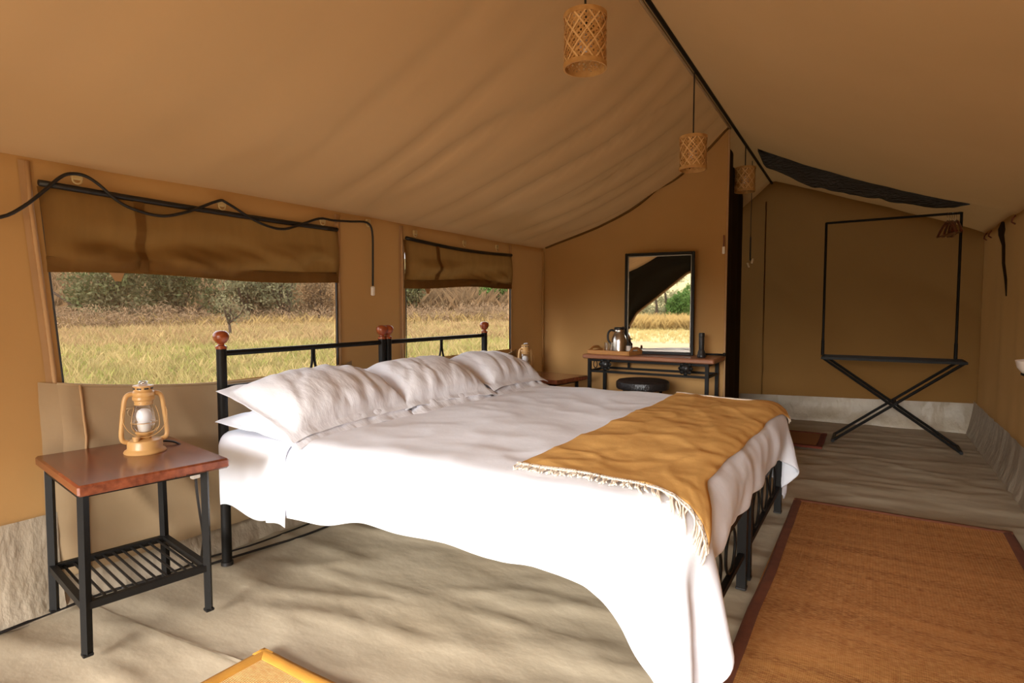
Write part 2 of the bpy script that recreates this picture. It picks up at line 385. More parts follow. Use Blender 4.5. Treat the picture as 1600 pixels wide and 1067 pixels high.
def window(idx, y0, y1, name, zb_l, zb_r, blind_l, blind_r, seed):
    """fly-screen window: screen, half lowered canvas blind, black zip binding, khaki flap hung below"""
    root = bpy.data.objects.new(name, None); COL.objects.link(root); root['kind'] = 'structure'
    b = MB(); b.add([(XL - .012, y0 - .01, WZ[0] - .02), (XL - .012, y1 + .01, WZ[0] - .02), (XL - .012, y1 + .01, WZ[1] + .01), (XL - .012, y0 - .01, WZ[1] + .01)], [(0, 1, 2, 3)])
    b.build('screen', M['screen'], root)
    # blind hanging outside the screen, gathered along its seam
    ny, nzz = 60, 26; G = np.zeros((ny, nzz, 3))
    ysm = y0 + .24 * (y1 - y0)
    for i, y in enumerate(np.linspace(y0 - (.03 if idx else .012), y1 + .014, ny)):
        u = (y - y0) / (y1 - y0); zb = blind_l + (blind_r - blind_l) * u + .008 * math.sin(u * 7 + seed)
        for j, t in enumerate(np.linspace(0, 1, nzz)):
            z = WZ[1] + (zb - WZ[1]) * t
            pleat = math.sin(t * 8 + 5.0 * abs(y - ysm) + seed) * .7 + fbm(y * 2.2, z * 9 + abs(y - ysm) * 3, seed, 2)
            ef = min(1, max(0, (y - y0) / .10), max(0, (y1 - y) / .10)); x = XL + .016 + .004 * ef + .052 * ef * pleat * sstep(.3, .75, t) * (1 - .6 * sstep(.88, 1, t)) + .015 * math.sin(math.pi * min(1, t))
            G[i, j] = (max(x, XL + .012), y, z)
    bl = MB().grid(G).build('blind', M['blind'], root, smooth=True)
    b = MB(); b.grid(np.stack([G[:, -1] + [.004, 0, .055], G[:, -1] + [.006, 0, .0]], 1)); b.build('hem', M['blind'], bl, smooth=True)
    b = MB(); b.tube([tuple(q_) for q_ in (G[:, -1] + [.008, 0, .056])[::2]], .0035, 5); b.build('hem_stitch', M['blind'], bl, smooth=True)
    b = MB(); q_ = G[int(ny * .17), -1]; b.add([(q_[0], q_[1] - .035, q_[2] + .01), (q_[0], q_[1] + .035, q_[2] + .01), (q_[0] + .006, q_[1] + .012, q_[2] - .035), (q_[0] + .006, q_[1] - .012, q_[2] - .035)], [(0, 1, 2, 3)]); b.build('tab', M['seam'], bl)
    b = MB(); b.grid(np.array([[(G[int(round((ysm + s - y0) / (y1 - y0) * (ny - 1))), j][0] + .004, ysm + s, G[14, j][2]) for j in range(nzz)] for s in (-.02, .02)])); b.build('seam', M['blind'], bl, smooth=True)
    # black binding along top and far side
    b = MB(); sagt = lambda u: -.010 * math.sin(math.pi * u) * (2 if idx else .6)
    b.tube([(XL + .022, y0 + u * (y1 - y0), WZ[1] + .012 - .012 * u + sagt(u)) for u in np.linspace(-.005, 1.005, 16)], .0125, 8)
    b.build('zip_binding', M['cable'], root, smooth=True)
    b = MB(); b.tube([(XL + .012, y1 + .004, z) for z in np.linspace(WZ[1], WZ[0], 12)], .006, 6); b.build('zip_binding', M['cable'], root, smooth=True)
    b = MB(); b.tube([(XL + .012, y0 - .004, z) for z in np.linspace(WZ[1], WZ[0], 12)], .0035, 6); b.build('zip_binding', M['cable'], root, smooth=True)
    # flap hung below the window like an open pocket
    f0, f1 = y0 - .03, y1 + .06; ny, nzz = 90, 34; G = np.zeros((ny, nzz, 3))
    for i, y in enumerate(np.linspace(f0, f1, ny)):
        u = (y - f0) / (f1 - f0); zt = zb_l + (zb_r - zb_l) * u - .045 * math.sin(math.pi * u) ** .8
        for j, t in enumerate(np.linspace(0, 1, nzz)):
            z = .10 + (zt - .10) * t
            bulge = .050 * math.sin(math.pi * u) ** .5 * (.45 + .55 * t) + .02
            drape = .028 * fbm(y * 1.6 + t * 1.4, t * 1.7 + seed, seed, 3) + .02 * (1 - abs(fbm((y - f0) * 3 - (1 - t) * 1.6, t * .6, seed + 3, 1))) ** 4 - .01
            G[i, j] = (XL + bulge + drape * (.25 + .75 * math.sin(math.pi * t)), y, z)
    fl = MB().grid(G).build('flap', M['flap'], root, smooth=True)
    b = MB(); b.tube([tuple(p) for p in G[::3, -1]], .006, 6); b.build('hem', M['flap'], fl, smooth=True)
    for i, s in ((0, -1), (-1, 1)):
        b = MB(); b.grid(np.stack([G[i], np.stack([np.full(nzz, XL + .004), G[i, :, 1] + s * .06, G[i, :, 2] + .012], 1)], 0)); b.build('gusset', M['flap'], fl, smooth=True)
    b = MB(); b.tube([tuple(p + np.array([.005, 0, 0])) for p in G[4, ::3]], .005, 6); b.build('seam', M['seam'], fl, smooth=True)
    for u in (.17, .66):
        q = G[int(u * ny), int(.84 * nzz)]; b = MB(); b.torus((q[0] + .012, q[1], q[2]), .022, .0035, 'X', 16, 6, 1, .8); b.tube([(q[0], q[1] - .03, q[2] + .016), (q[0] + .012, q[1], q[2] + .02), (q[0], q[1] + .03, q[2] + .016)], .004, 6)
        b.build('toggle_ring', M['flap'], fl, smooth=True)
    return root
window(0, *WIN[0], 'window_1', .862, .825, 1.288, 1.294, 0.0)
window(1, *WIN[1], 'window_2', .775, .785, 1.290, 1.325, 4.0)

# partition behind the dressing table: hangs from the roof, straight free edge under the ridge
def partition():
    ny = 60; G = []
    for u in np.linspace(0, 1, ny):
        x = XL - .02 + (RX - .022 - XL + .02) * u
        t = (x - RX) / (XL - .03 - RX); zt = roof_left(max(0.0, min(1, t)), YP)[2] + .006
        col = []
        for v in np.linspace(0, 1, 40):
            z = zt * v
            fold = .018 * fbm(x * 2.0 + .5 * v, v * 1.2, 8, 2) * math.sin(math.pi * min(1, v * 1.05)) + .016 * (1 - abs(fbm(x * 1.7 - v * 1.3, v * .5, 6, 1))) ** 5 * (1 - u)
            col.append((x, YP + fold, z))
        G.append(col)
    return np.array(G)
G = partition()
wall_part = struct(MB().grid(G).build('wall_partition', M['canvas'], smooth=True))
b = MB(); b.tube([tuple(p) for p in G[-1]], .008, 6); b.build('hem', M['seam'], wall_part, smooth=True)
b = MB(); b.tube([tuple(p + np.array([0, -.012, -.01])) for p in G[2:, -1]], .011, 6); b.build('seam', M['blind'], wall_part, smooth=True)
b = MB(); b.tube([(XL + .012, YP - .014, z) for z in np.linspace(.02, EL - .02, 14)], .010, 6); b.build('seam', M['canvas'], wall_part, smooth=True)

# back wall of the tent, its seam and the pale groundsheet turned up against it
def back_pt(x, z):
    return (x, YB + .02 * fbm(x * 1.5 + z * .8, z * 1.2, 12, 2) + .03 * (1 - abs(fbm(x * 1.6 + z * 1.5, z * .4, 15, 1))) ** 5, z)
def roof_at(x, y):
    return roof_left((x - RX) / (XL - .03 - RX), y)[2] if x < RX else roof_right((x - RX) / (XR + .03 - RX), y)[2]
xs = np.linspace(XL - .02, XR + .02, 90)
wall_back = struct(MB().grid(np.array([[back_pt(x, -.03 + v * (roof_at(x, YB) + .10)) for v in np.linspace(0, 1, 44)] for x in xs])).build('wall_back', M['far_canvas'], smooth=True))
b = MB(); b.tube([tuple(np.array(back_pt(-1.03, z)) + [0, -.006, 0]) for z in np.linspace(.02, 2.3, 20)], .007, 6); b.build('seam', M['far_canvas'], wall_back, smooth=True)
def crinkle(x, z): return .012 * fbm(x * 9, z * 8, 21, 3)
b = MB(); b.grid(np.array([[(x, YB - .025 - .06 * (1 - max(z, 0) / (.205 + .03 * (x + 1))) ** 2 + crinkle(x, z), z) for z in np.linspace(-.035, .215 + .03 * (x + 1), 12)] for x in np.linspace(-1.6, XR - .005, 90)])); b.build('skirt', M['skirt'], wall_back, smooth=True)

# right wall with its folds, skirt, hooks
def right_pt(y, z): return (XR + .022 * fbm(y * 2.6, z * .5, 31, 2) * (.3 + .7 * math.sin(math.pi * min(1, z / 1.8))) , y, z)
wall_right = struct(MB().grid(np.array([[right_pt(y, z) for z in np.linspace(-.03, ER + .06, 26)] for y in np.linspace(YF, YB + .02, 150)])).build('wall_right', M['canvas'], smooth=True))
b = MB(); b.grid(np.array([[(XR - .028 - .05 * (1 - max(z, 0) / .29) ** 2 + .014 * fbm(y * 8, z * 2.2, 41, 2), y, z) for z in np.linspace(-.035, .29, 10)] for y in np.linspace(YF, YB, 190)])); b.build('skirt', M['skirt'], wall_right, smooth=True)
for (y, z) in [(5.412, 1.775), (6.407, 1.78), (6.66, 1.785)]:
    b = MB(); b.tube([(XR - .012, y, z + .03), (XR - .028, y - .01, z + .01), (XR - .03, y + .02, z - .012), (XR - .014, y - .006, z - .03)], .006, 6); b.build('hook', M['hanger'], wall_right, smooth=True)

# open front: door flaps tied back to both sides, gable above; backlit shade is in their colour
OL = [(0, -2.60), (.5, -2.42), (1.05, -2.14), (1.86, -1.15), (2.02, -.5), (2.06, 0.0)]      # left and upper edge of the doorway (height, x)
OR = [(0, .70), (1.30, .64), (1.85, .30), (2.06, 0.0)]
def opening(z):
    f = lambda T: float(np.interp(z, [t[0] for t in T], [t[1] for t in T])); return f(OL), f(OR)
wf = MB(); zz = list(np.linspace(0, 2.06, 36))
L_, R_ = [], []
def gable(z):
    s = lambda x0, e: x0 + (RX - x0) * max(0, z - e) / (ridge_z(YF) - e); return s(XL - .02, EL) - (.05 if z > EL else 0), s(XR + .02, ER) + (.05 if z > ER else 0)
for z in zz:
    a, c = opening(z); xl, xr = gable(z); xr = max(xr, c + .02)
    L_.append([(xl + (a - xl) * u, YF + .03 * math.sin(u * 14) * (1.1 - z / 2.4), z) for u in np.linspace(0, 1, 16)])
    R_.append([(c + (xr - c) * u, YF + .03 * math.sin(u * 14) * (1.1 - z / 2.4), z) for u in np.linspace(0, 1, 16)])
wf.grid(np.array(L_)); wf.grid(np.array(R_))
xl, xr = gable(2.06)
wf.add([(xl, YF, 2.05), (max(xr, .35), YF, 2.05), (RX, YF, ridge_z(YF) + .02)], [(0, 1, 2)])
wall_front = struct(wf.build('wall_front', M['front_canvas'], smooth=True))
b = MB(); b.tube([L_[i][-1] for i in range(len(zz))], .022, 8); b.build('rolled_hem', M['flap'], wall_front, smooth=True)
b = MB(); b.tube([R_[i][0] for i in range(len(zz))], .022, 8); b.build('rolled_hem', M['flap'], wall_front, smooth=True)

# floor: loose wrinkled groundsheet
def floor_z(x, y):
    w = (1 - abs(fbm(x * .8 + y * .35, y * 3.4 - x * .6, 51, 2))) ** 6
    return -.018 + .013 * w + .005 * fbm(x * 4, y * 5, 55, 3)
floor = struct(MB().grid(np.array([[(x, y, floor_z(x, y)) for y in np.linspace(YF - .3, YB + .12, 280)] for x in np.linspace(XL - .08, XR + .08, 130)])).build('floor', M['floor'], smooth=True))
for yy in (1.02, 4.35, 5.05):
    b = MB(); b.grid(np.array([[(x, yy + .09 * (x + 2.68) * (1 if yy < 2 else .0) + s, floor_z(x, yy + .09 * (x + 2.68) * (1 if yy < 2 else 0) + s) + .0025) for s in (-.006, .006)] for x in np.linspace(XL + .06, XR - .06, 120)])); b.build('seam', M['floor'], floor, smooth=True)

# washroom curtain behind the partition; the unlit strip's shade is put into its colour
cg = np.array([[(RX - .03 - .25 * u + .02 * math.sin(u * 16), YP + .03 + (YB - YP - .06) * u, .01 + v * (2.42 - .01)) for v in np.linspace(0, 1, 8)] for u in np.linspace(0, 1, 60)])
o = MB().grid(cg).build('curtain', M['dark_canvas'], smooth=True, origin=(RX, YP, 0)); tag(o, 'washroom curtain behind the tan partition edge, its dark colour standing for shade', 'curtain')

# black net valance under the right roof slope
G = []
for u in np.linspace(0, 1, 60):
    x = RX + .11 + (.56 - RX - .11) * u; zt = roof_at(x, YN) - .004; h = float(np.interp(u, [0, .04, .3, .6, .9, 1], [.02, .125, .155, .115, .065, .012])) + .012 * fbm(u * 14, 0, 3, 2)
    G.append([(x, YN + .015 * math.sin(v * 3) + .008 * fbm(x * 12, v * 3, 2, 2), zt - h * v) for v in np.linspace(0, 1, 6)])
o = MB().grid(np.array(G)).build('net_valance', M['net'], smooth=True); tag(o, 'black glossy net strip hanging under the right roof slope above the clothes rack', 'net')


# the near end of the window wall is pulled out of square: its seams lean back towards the floor
for o in [wall_left] + list(wall_left.children) + [c for w_ in bpy.data.objects if w_.name == 'window_1' for k_ in w_.children for c in [k_] + list(k_.children)]:
    for v in o.data.vertices:
        y, z = v.co.y, v.co.z; v.co.y = y + .055 * min(1.2, max(0, (1.62 - z) / .80)) * math.exp(-((y - .93) / .40) ** 2)
# ------------------------------------------------------------------ beds
BX0, BX1 = -2.454, -0.405        # head posts, foot posts
def bed_frame(label, y0, y1):
    r = thing('iron_bed', label, 'bed', (BX0, y0, 0), 0, 'black iron single beds')
    L, W = BX1 - BX0, y1 - y0
    for y in (0, W):
        b = MB(); b.lathe([(.0215, 0), (.0215, .972)], 16, (0, y, 0)); p = b.build('head_post', M['black'], r, smooth='auto')
        b = MB(); b.lathe([(.016, .968), (.024, .972), (.024, .984), (.014, .989), (.013, .994), (.022, 1.000), (.031, 1.012), (.0345, 1.026), (.031, 1.041), (.020, 1.051), (.0, 1.053)], 20, (0, y, 0)); b.build('finial', M['ball'], p, smooth='auto')
        b = MB(); b.lathe([(.026, -.004), (.026, .012), (.0215, .014)], 12, (0, y, 0)); b.build('foot_cap', M['blackplastic'], p, smooth='auto')
    b = MB(); b.tube([(0, 0, .952), (0, W, .952)], .013, 10); b.build('top_rail', M['black'], r, smooth='auto')
    b = MB(); b.tube([(0, 0, .800), (0, W, .800)], .009, 10); b.build('lower_rail', M['black'], r, smooth='auto')
    b = MB(); b.tube([(0, 0, .40), (0, W, .40)], .012, 10); b.build('base_rail', M['black'], r, smooth='auto')
    for s in (-1, 1):                    # two bars that leave the top rail together and bow apart
        b = MB(); c = W / 2; b.tube(spline([(0, c + s * .006, .945), (0, c + s * .008, .88), (0, c + s * .028, .81), (0, c + s * .075, .70), (0, c + s * .12, .56), (0, c + s * .13, .40)], 6), .0065, 8); b.build('bowed_bar', M['black'], r, smooth='auto')
    for y in (0, W):
        b = MB(); b.bar((0, y + (.02 if y == 0 else -.012), .405), (L - .03, y + (.02 if y == 0 else -.012), .405), .022, .035); b.build('side_rail', M['black'], r)
        yi = y + (.045 if y == 0 else -.012); xi = L - .03
        b = MB(); b.bar((xi, yi, -.004), (xi, yi, .43), .036); p = b.build('leg', M['black'], r)
        b = MB(); b.bbox((xi, yi, .002), (.042, .042, .012), .003); b.build('foot_cap', M['blackplastic'], p)
    for z in (.14, .34):
        b = MB(); b.bar((L - .03, .045, z), (L - .03, W - .012, z), .022, .022); b.build('foot_rail', M['black'], r)
    for k in range(3):
        b = MB(); b.torus((L - .03, W * (.25 + .25 * k), .24), .085, .006, 'X', 20, 6, 1.0, 1.0); b.build('ring', M['black'], r, smooth=True)
    for k in range(9):
        b = MB(); x = L * (k + .5) / 9; b.bar((x, 0, .412), (x, W, .412), .03, .006); b.build('slat', M['black'], r)
    return r
bed_frame('black iron bed frame nearest the lantern table, near half of the double bed', 1.520, 2.516)
bed_frame('black iron bed frame farther from the camera, beside the far bedside table', 2.563, 3.575)
for y0, y1, lab in ((1.535, 2.53, 'cream mattress on the nearer iron bed, under the white duvet'), (2.545, 3.56, 'cream mattress on the farther iron bed, under the white duvet')):
    b = MB(); b.bbox((0, 0, .095), (1.99, y1 - y0 - .01, .18), .035); o = b.build('mattress', M['mattress'], origin=None, smooth='auto'); o.location = (-1.432, (y0 + y1) / 2, .410); tag(o, lab, 'mattress', 'mattresses')

# duvet: draped by a small position-based cloth solver over the rounded mattress block
def drape():
    h = .030; x0, x1 = -2.06, -.385 + .315; y0, y1 = 1.475 - .275, 3.60 + .29
    nx, ny = int((x1 - x0) / h) + 1, int((y1 - y0) / h) + 1
    P = np.zeros((nx, ny, 3)); X, Y = np.meshgrid(x0 + h * np.arange(nx), y0 + h * np.arange(ny), indexing='ij')
    r2 = np.random.default_rng(3)
    P[..., 0] = X; P[..., 1] = Y; P[..., 2] = .70
    for k in range(18):
        a, b_ = r2.uniform(1.5, 7), r2.uniform(1.5, 7); P[..., 2] += .0035 * np.sin(a * X + b_ * Y * r2.choice([-1, 1]) + r2.uniform(0, 6))
    V = np.zeros_like(P)
    pin = (X < -.50) & (Y > 1.60) & (Y < 3.50); PX = P[..., :2].copy()
    lo = np.array([-3.0, 1.505, .0]); hi = np.array([-.410, 3.585, .600]); R = .075
    c = (lo + hi) / 2; hf = (hi - lo) / 2 - R
    cons = []
    def con(di, dj, st):
        a = (slice(0, nx - di), slice(max(0, -dj), ny - max(0, dj))); b = (slice(di, nx), slice(max(0, dj), ny + min(0, dj)))
        cons.append((a, b, h * math.hypot(di, dj), st))
    con(1, 0, .9); con(0, 1, .9); con(1, 1, .45); con(1, -1, .45); con(2, 0, .18); con(0, 2, .18); con(4, 0, .05); con(0, 4, .05)
    cnt = np.zeros((nx, ny, 1))
    for a, b, l, s in cons[:4]: cnt[a] += 1; cnt[b] += 1
    dt = .016
    for step in range(300):
        V[..., 2] -= 9.8 * dt; V *= .985 if step < 200 else .93
        Q = P + V * dt
        for it in range(14):
            D = np.zeros_like(Q); 
            for a, b, l, s in cons:
                d = Q[b] - Q[a]; n = np.sqrt((d * d).sum(-1, keepdims=True)) + 1e-9
                k = (d / n) * (n - l) * .5 * s
                D[a] += k; D[b] -= k
            Q += D / 2.6
            p = Q - c; q = np.abs(p) - hf; m = np.maximum(q, 0); dist = np.sqrt((m * m).sum(-1)) + np.minimum(q.max(-1), 0) - R
            ins = dist < .006
            if ins.any():
                g = m * np.sign(p); gl = np.sqrt((g * g).sum(-1, keepdims=True)); top = np.zeros_like(g); top[..., 2] = 1
                g = np.where(gl > 1e-6, g / np.maximum(gl, 1e-9), top)
                Q[ins] += g[ins] * (.006 - dist[ins])[:, None]
                fr = .5 if it == 0 else 0
                if fr: Q[ins, :2] = Q[ins, :2] * (1 - fr) + P[ins, :2] * fr
            Q[..., 2] = np.maximum(Q[..., 2], .02)
            Q[pin, :2] = Q[pin, :2] * .5 + PX[pin] * .5
        V = (Q - P) / dt; sp_ = np.sqrt((V * V).sum(-1, keepdims=True)); V *= np.minimum(1, 3.0 / np.maximum(sp_, 1e-6)); P = Q
    return P
DUV = drape()
def puff(P):
    """soft quilt loft and shallow creases on top of the draped sheet"""
    n, m = P.shape[:2]
    du = np.gradient(P, axis=0); dv = np.gradient(P, axis=1); N = np.cross(du, dv); N /= np.linalg.norm(N, axis=-1, keepdims=True) + 1e-9
    out = P.copy()
    for i in range(n):
        for j in range(m):
            x, y = i * .03, j * .03; e = min(1, min(i, n - 1 - i, j, m - 1 - j) / 4)
            side = max(0, 1 - P[i, j, 2] / .58)
            d = .016 * e + .012 * fbm(x * 2.0, y * 2.0, 2, 2) * e + .007 * (1 - abs(fbm(x * 3.2 + y * 1.2, y * 3.0 - x, 8, 2))) ** 4
            if i > n - 12: d += (.013 * fbm(y * 7 - x * 3.5, x * 2.5, 4, 2) + .006 * math.sin(y * 17 + 3 * fbm(y * 3, x * 2, 4, 2))) * min(1, (i - n + 12) / 8) * (1 if 8 < j < m - 6 else .3)
            if j > m - 12 or j < 10: d += .006 * math.sin(x * 16 + 2.5 * fbm(x * 3, y, 6, 2)) * side
            out[i, j] += N[i, j] * d
    return out
n0, m0 = DUV.shape[:2]
def trim(P):
    """cut the hems: short along the near side and foot, long at the near foot corner"""
    out = P.copy()
    def at(s, t):
        s = min(max(s, 0), n0 - 1.001); t = min(max(t, 0), m0 - 1.001); i, j = int(s), int(t); a, b = s - i, t - j
        return P[i, j] * (1 - a) * (1 - b) + P[i + 1, j] * a * (1 - b) + P[i, j + 1] * (1 - a) * b + P[i + 1, j + 1] * a * b
    for i in range(n0):
        j0 = 2.0 + 2.1 * sstep(2, 20, i) - 3.9 * sstep(48, 55, i) + .25 * math.sin(i * .5)
        for j in range(m0):
            b = j / (m0 - 1); t = j0 * (1 - b) ** 3 + b * (m0 - 1) if j < 40 else j
            t = j + j0 * max(0, 1 - j / 24)
            cut = 5.4 * sstep(10, 22, t) * (1 - .45 * sstep(66, 82, t)) + .12 * math.sin(j * .45) * sstep(12, 22, t)
            s = i - cut * max(0, 1 - (n0 - 1 - i) / 24)
            out[i, j] = at(s, t)
    return out
DUV = puff(trim(DUV))
n_, m_ = DUV.shape[:2]
o = MB().grid(DUV).build('duvet', M['linen'], smooth=True); tag(o, 'white cotton duvet spread across both beds, hanging over the foot', 'duvet')
sd = o.modifiers.new('thickness', 'SOLIDIFY'); sd.thickness = .010; sd.offset = -1
ss = o.modifiers.new('smooth', 'SUBSURF'); ss.levels = 1; ss.render_levels = 1
def duv(s, t, lift=0.0):
    """point on the duvet at grid coordinates s, t"""
    s = min(max(s, 0), n_ - 1.001); t = min(max(t, 0), m_ - 1.001); i, j = int(s), int(t); a, b = s - i, t - j
    f = lambda A: A[i, j] * (1 - a) * (1 - b) + A[i + 1, j] * a * (1 - b) + A[i, j + 1] * (1 - a) * b + A[i + 1, j + 1] * a * b
    return f(DUV) + f(DUVN) * lift
du_ = np.gradient(DUV, axis=0); dv_ = np.gradient(DUV, axis=1); DUVN = np.cross(du_, dv_); DUVN /= np.linalg.norm(DUVN, axis=-1, keepdims=True) + 1e-9

# bottom sheet, seen at the head end where it hangs below the pillows
def sheet():
    xs = np.linspace(-2.435, -1.985, 44); G = []
    for x in xs:
        u = (x + 2.435) / .45; hz = .285 - .02 * u + .018 * math.sin(u * 9)
        prof = []
        yo = lambda z: 1.486 + .010 * math.sin(x * 17 + z * 3) * (1 - (z - .28) / .4) - (.03 * math.exp(-((x + 2.07) / .035) ** 2)) * (1 - (z - .28) / .36)
        for z in np.linspace(hz, .55, 14): prof.append((x, yo(z), z))
        for a in np.linspace(0, math.pi / 2, 7)[1:]: prof.append((x, 1.486 + .055 * (1 - math.cos(a)), .55 + .055 * math.sin(a)))
        for y in np.linspace(1.60, 3.50, 24): prof.append((x, y, .607 + .004 * math.sin(y * 5 + x * 7)))
        for a in np.linspace(math.pi / 2, 0, 7): prof.append((x, 3.605 - .055 * (1 - math.cos(a)), .55 + .055 * math.sin(a)))
        for z in np.linspace(.53, .32, 8): prof.append((x, 3.608, z))
        G.append(prof)
    b = MB().grid(np.array(G)); G = np.array(G)
    # end wall of the sheet tucked behind the mattress at the headboard
    E_ = G[0].copy(); E2 = E_.copy(); E2[:, 2] = np.minimum(E2[:, 2], .33); E2[:, 1] = np.clip(E2[:, 1], 1.53, 3.58); b.grid(np.stack([E2, E_], 0)); return b
o = sheet().build('bed_sheet', M['linen'], smooth=True); tag(o, 'white bed sheet hanging below the pillows at the head end', 'bed sheet')
sd = o.modifiers.new('thickness', 'SOLIDIFY'); sd.thickness = .003; sd.offset = -1

# pillows
def pillow(label, c, a, b, T, rot, seed, flange=.045, droop=0.0):
    """a, b: half lengths along local x (towards the foot) and y; flat flange round a stuffed body"""
    n = 46; top = []; bot = []
    for i in range(n):
        for_t, for_b = [], []
        for j in range(n):
            u, v = -1 + 2 * i / (n - 1), -1 + 2 * j / (n - 1)
            # corners reach out, edges bow in
            X = a * u * (1 - .075 * (1 - v * v) * abs(u) ** 3); Y = b * v * (1 - .055 * (1 - u * u) * abs(v) ** 3)
            ui, vi = min(1, abs(u) / (1 - flange / a)), min(1, abs(v) / (1 - flange / b))
            core = max(0, (1 - ui ** 2.6)) ** .52 * max(0, (1 - vi ** 2.9)) ** .52
            wr = fbm(X * 3.5 + seed, Y * 3.5, seed, 2) * .008 * core + .0045 * math.sin(Y * 46 + 7 * X + 4 * fbm(X * 4, Y * 5, seed + 2, 2)) * core * (1 - core) * 3.0
            cre = (1 - abs(fbm(X * 2.2 + Y * 6.5 + seed, X * 2.0 - Y * .8, seed + 5, 2))) ** 6 * .013 * min(1, core * 3)
            ed = .007 * fbm(X * 14, Y * 14, seed + 9, 1) - droop * (max(0, abs(u) - .8) * max(0, 1) * (u > 0) * .25 + max(0, abs(v) - .8) * .25) * 1.0
            zt = T * core + wr - cre + ed + .0016; zb = -T * .62 * core + ed - .0016
            for_t.append((X, Y, zt)); for_b.append((X, Y, zb))
        top.append(for_t); bot.append(for_b)
    A, B = np.array(top), np.array(bot)
    mb = MB().grid(A); k = len(mb.v); B_ = B[:, ::-1]; mb.grid(B_)
    ring_t = [(i, 0) for i in range(n)] + [(n - 1, j) for j in range(1, n)] + [(i, n - 1) for i in range(n - 2, -1, -1)] + [(0, j) for j in range(n - 2, 0, -1)]
    for q in range(len(ring_t)):
        (i, j), (i2, j2) = ring_t[q], ring_t[(q + 1) % len(ring_t)]
        mb.f.append((i * n + j, k + i * n + (n - 1 - j), k + i2 * n + (n - 1 - j2), i2 * n + j2))
    o = mb.build('pillow', M['pillow'], smooth=True); o.location = c; o.rotation_euler = rot
    ss = o.modifiers.new('smooth', 'SUBSURF'); ss.levels = 1; ss.render_levels = 1
    return tag(o, label, 'pillow', 'white pillows along the headboards')
R_ = math.radians
pillow('lower white pillow under the one nearest the lantern table', (-2.185, 1.87, .655), .265, .395, .055, (R_(1), R_(5), R_(2)), 1.0, droop=.35)
pillow('lower white pillow in the middle of the bed head, under the middle pillow', (-2.155, 2.590, .655), .265, .37, .055, (R_(-1), R_(5), R_(-3)), 2.0, droop=.3)
pillow('lower white pillow at the far end of the bed head', (-2.165, 3.280, .655), .265, .345, .055, (R_(-1), R_(5), R_(0)), 3.0, droop=.3)
pillow('plump upper white pillow nearest the lantern table', (-2.19, 1.875, .735), .255, .400, .125, (R_(1.5), R_(19), R_(3)), 4.0, droop=.25)
pillow('upper white pillow in the middle where the two headboards meet', (-2.175, 2.575, .735), .255, .375, .125, (R_(-1), R_(17), R_(-5)), 5.0, droop=.25)
pillow('upper white pillow farthest from the camera, beside the far lantern', (-2.185, 3.285, .735), .255, .365, .120, (R_(-2), R_(15), R_(1)), 6.0, droop=.25)

# mustard throw laid over the foot of the bed; corners in duvet grid coordinates
TQ = dict(nl=(35.8, 13.0), nr=(56.8, 13.6), fr=(57.5, 75.5), fl=(35.5, 76.5))
def tq(u, v):
    a = np.array(TQ['nl']) * (1 - u) + np.array(TQ['nr']) * u; b = np.array(TQ['fl']) * (1 - u) + np.array(TQ['fr']) * u
    return a * (1 - v) + b * v
r = thing('throw', 'mustard yellow fringed throw across the foot of the bed', 'throw', (0, 0, 0))
NU, NV = 60, 110
G = np.array([[duv(*tq(u, v), .010 + .004 * fbm(u * 6, v * 14, 3, 2) + .006 * (1 - abs(fbm(u * 3 + v * 2, v * 7, 9, 1))) ** 5) for v in np.linspace(0, 1, NV)] for u in np.linspace(0, 1, NU)])
o = MB().grid(G).build('cloth', M['throw'], r, smooth=True); sd = o.modifiers.new('thickness', 'SOLIDIFY'); sd.thickness = .004; sd.offset = 1
def fringe(v0, sgn, name):
    mb = MB()
    for k in range(84):
        u = (k + rng.uniform(.1, .9)) / 84; p = tq(u, v0); q = tq(u, v0 + .01 * sgn) - p; q = q / (np.linalg.norm(q) + 1e-9)
        side = np.array([-q[1], q[0]]); L = rng.uniform(1.1, 2.0); w = rng.uniform(-.9, .9); lift = rng.uniform(.010, .017)
        pts = []
        for s in np.linspace(0, 1, 6):
            g = p + q * L * s + side * w * math.sin(s * 3.0) * .5; pts.append(duv(g[0], g[1], lift * (1 - .3 * s)))
        mb.tube(pts, [.0042, .0034, .0030, .0032, .0040, .0022], 5)
    for k in range(70):          # twisted edge loops
        u = k / 69; p = tq(u, v0 + sgn * .0015); 
        mb.tube([duv(p[0] + .25 * math.cos(a), p[1] + .25 * math.sin(a), .016) for a in np.linspace(0, 5, 6)], .0032, 5)
    f = mb.build(name, M['fringe'], r, smooth=True); f['kind'] = 'stuff'; f['label'] = 'cream knotted fringe'
fringe(0.0, -1, 'fringe'); fringe(1.0, 1, 'fringe')

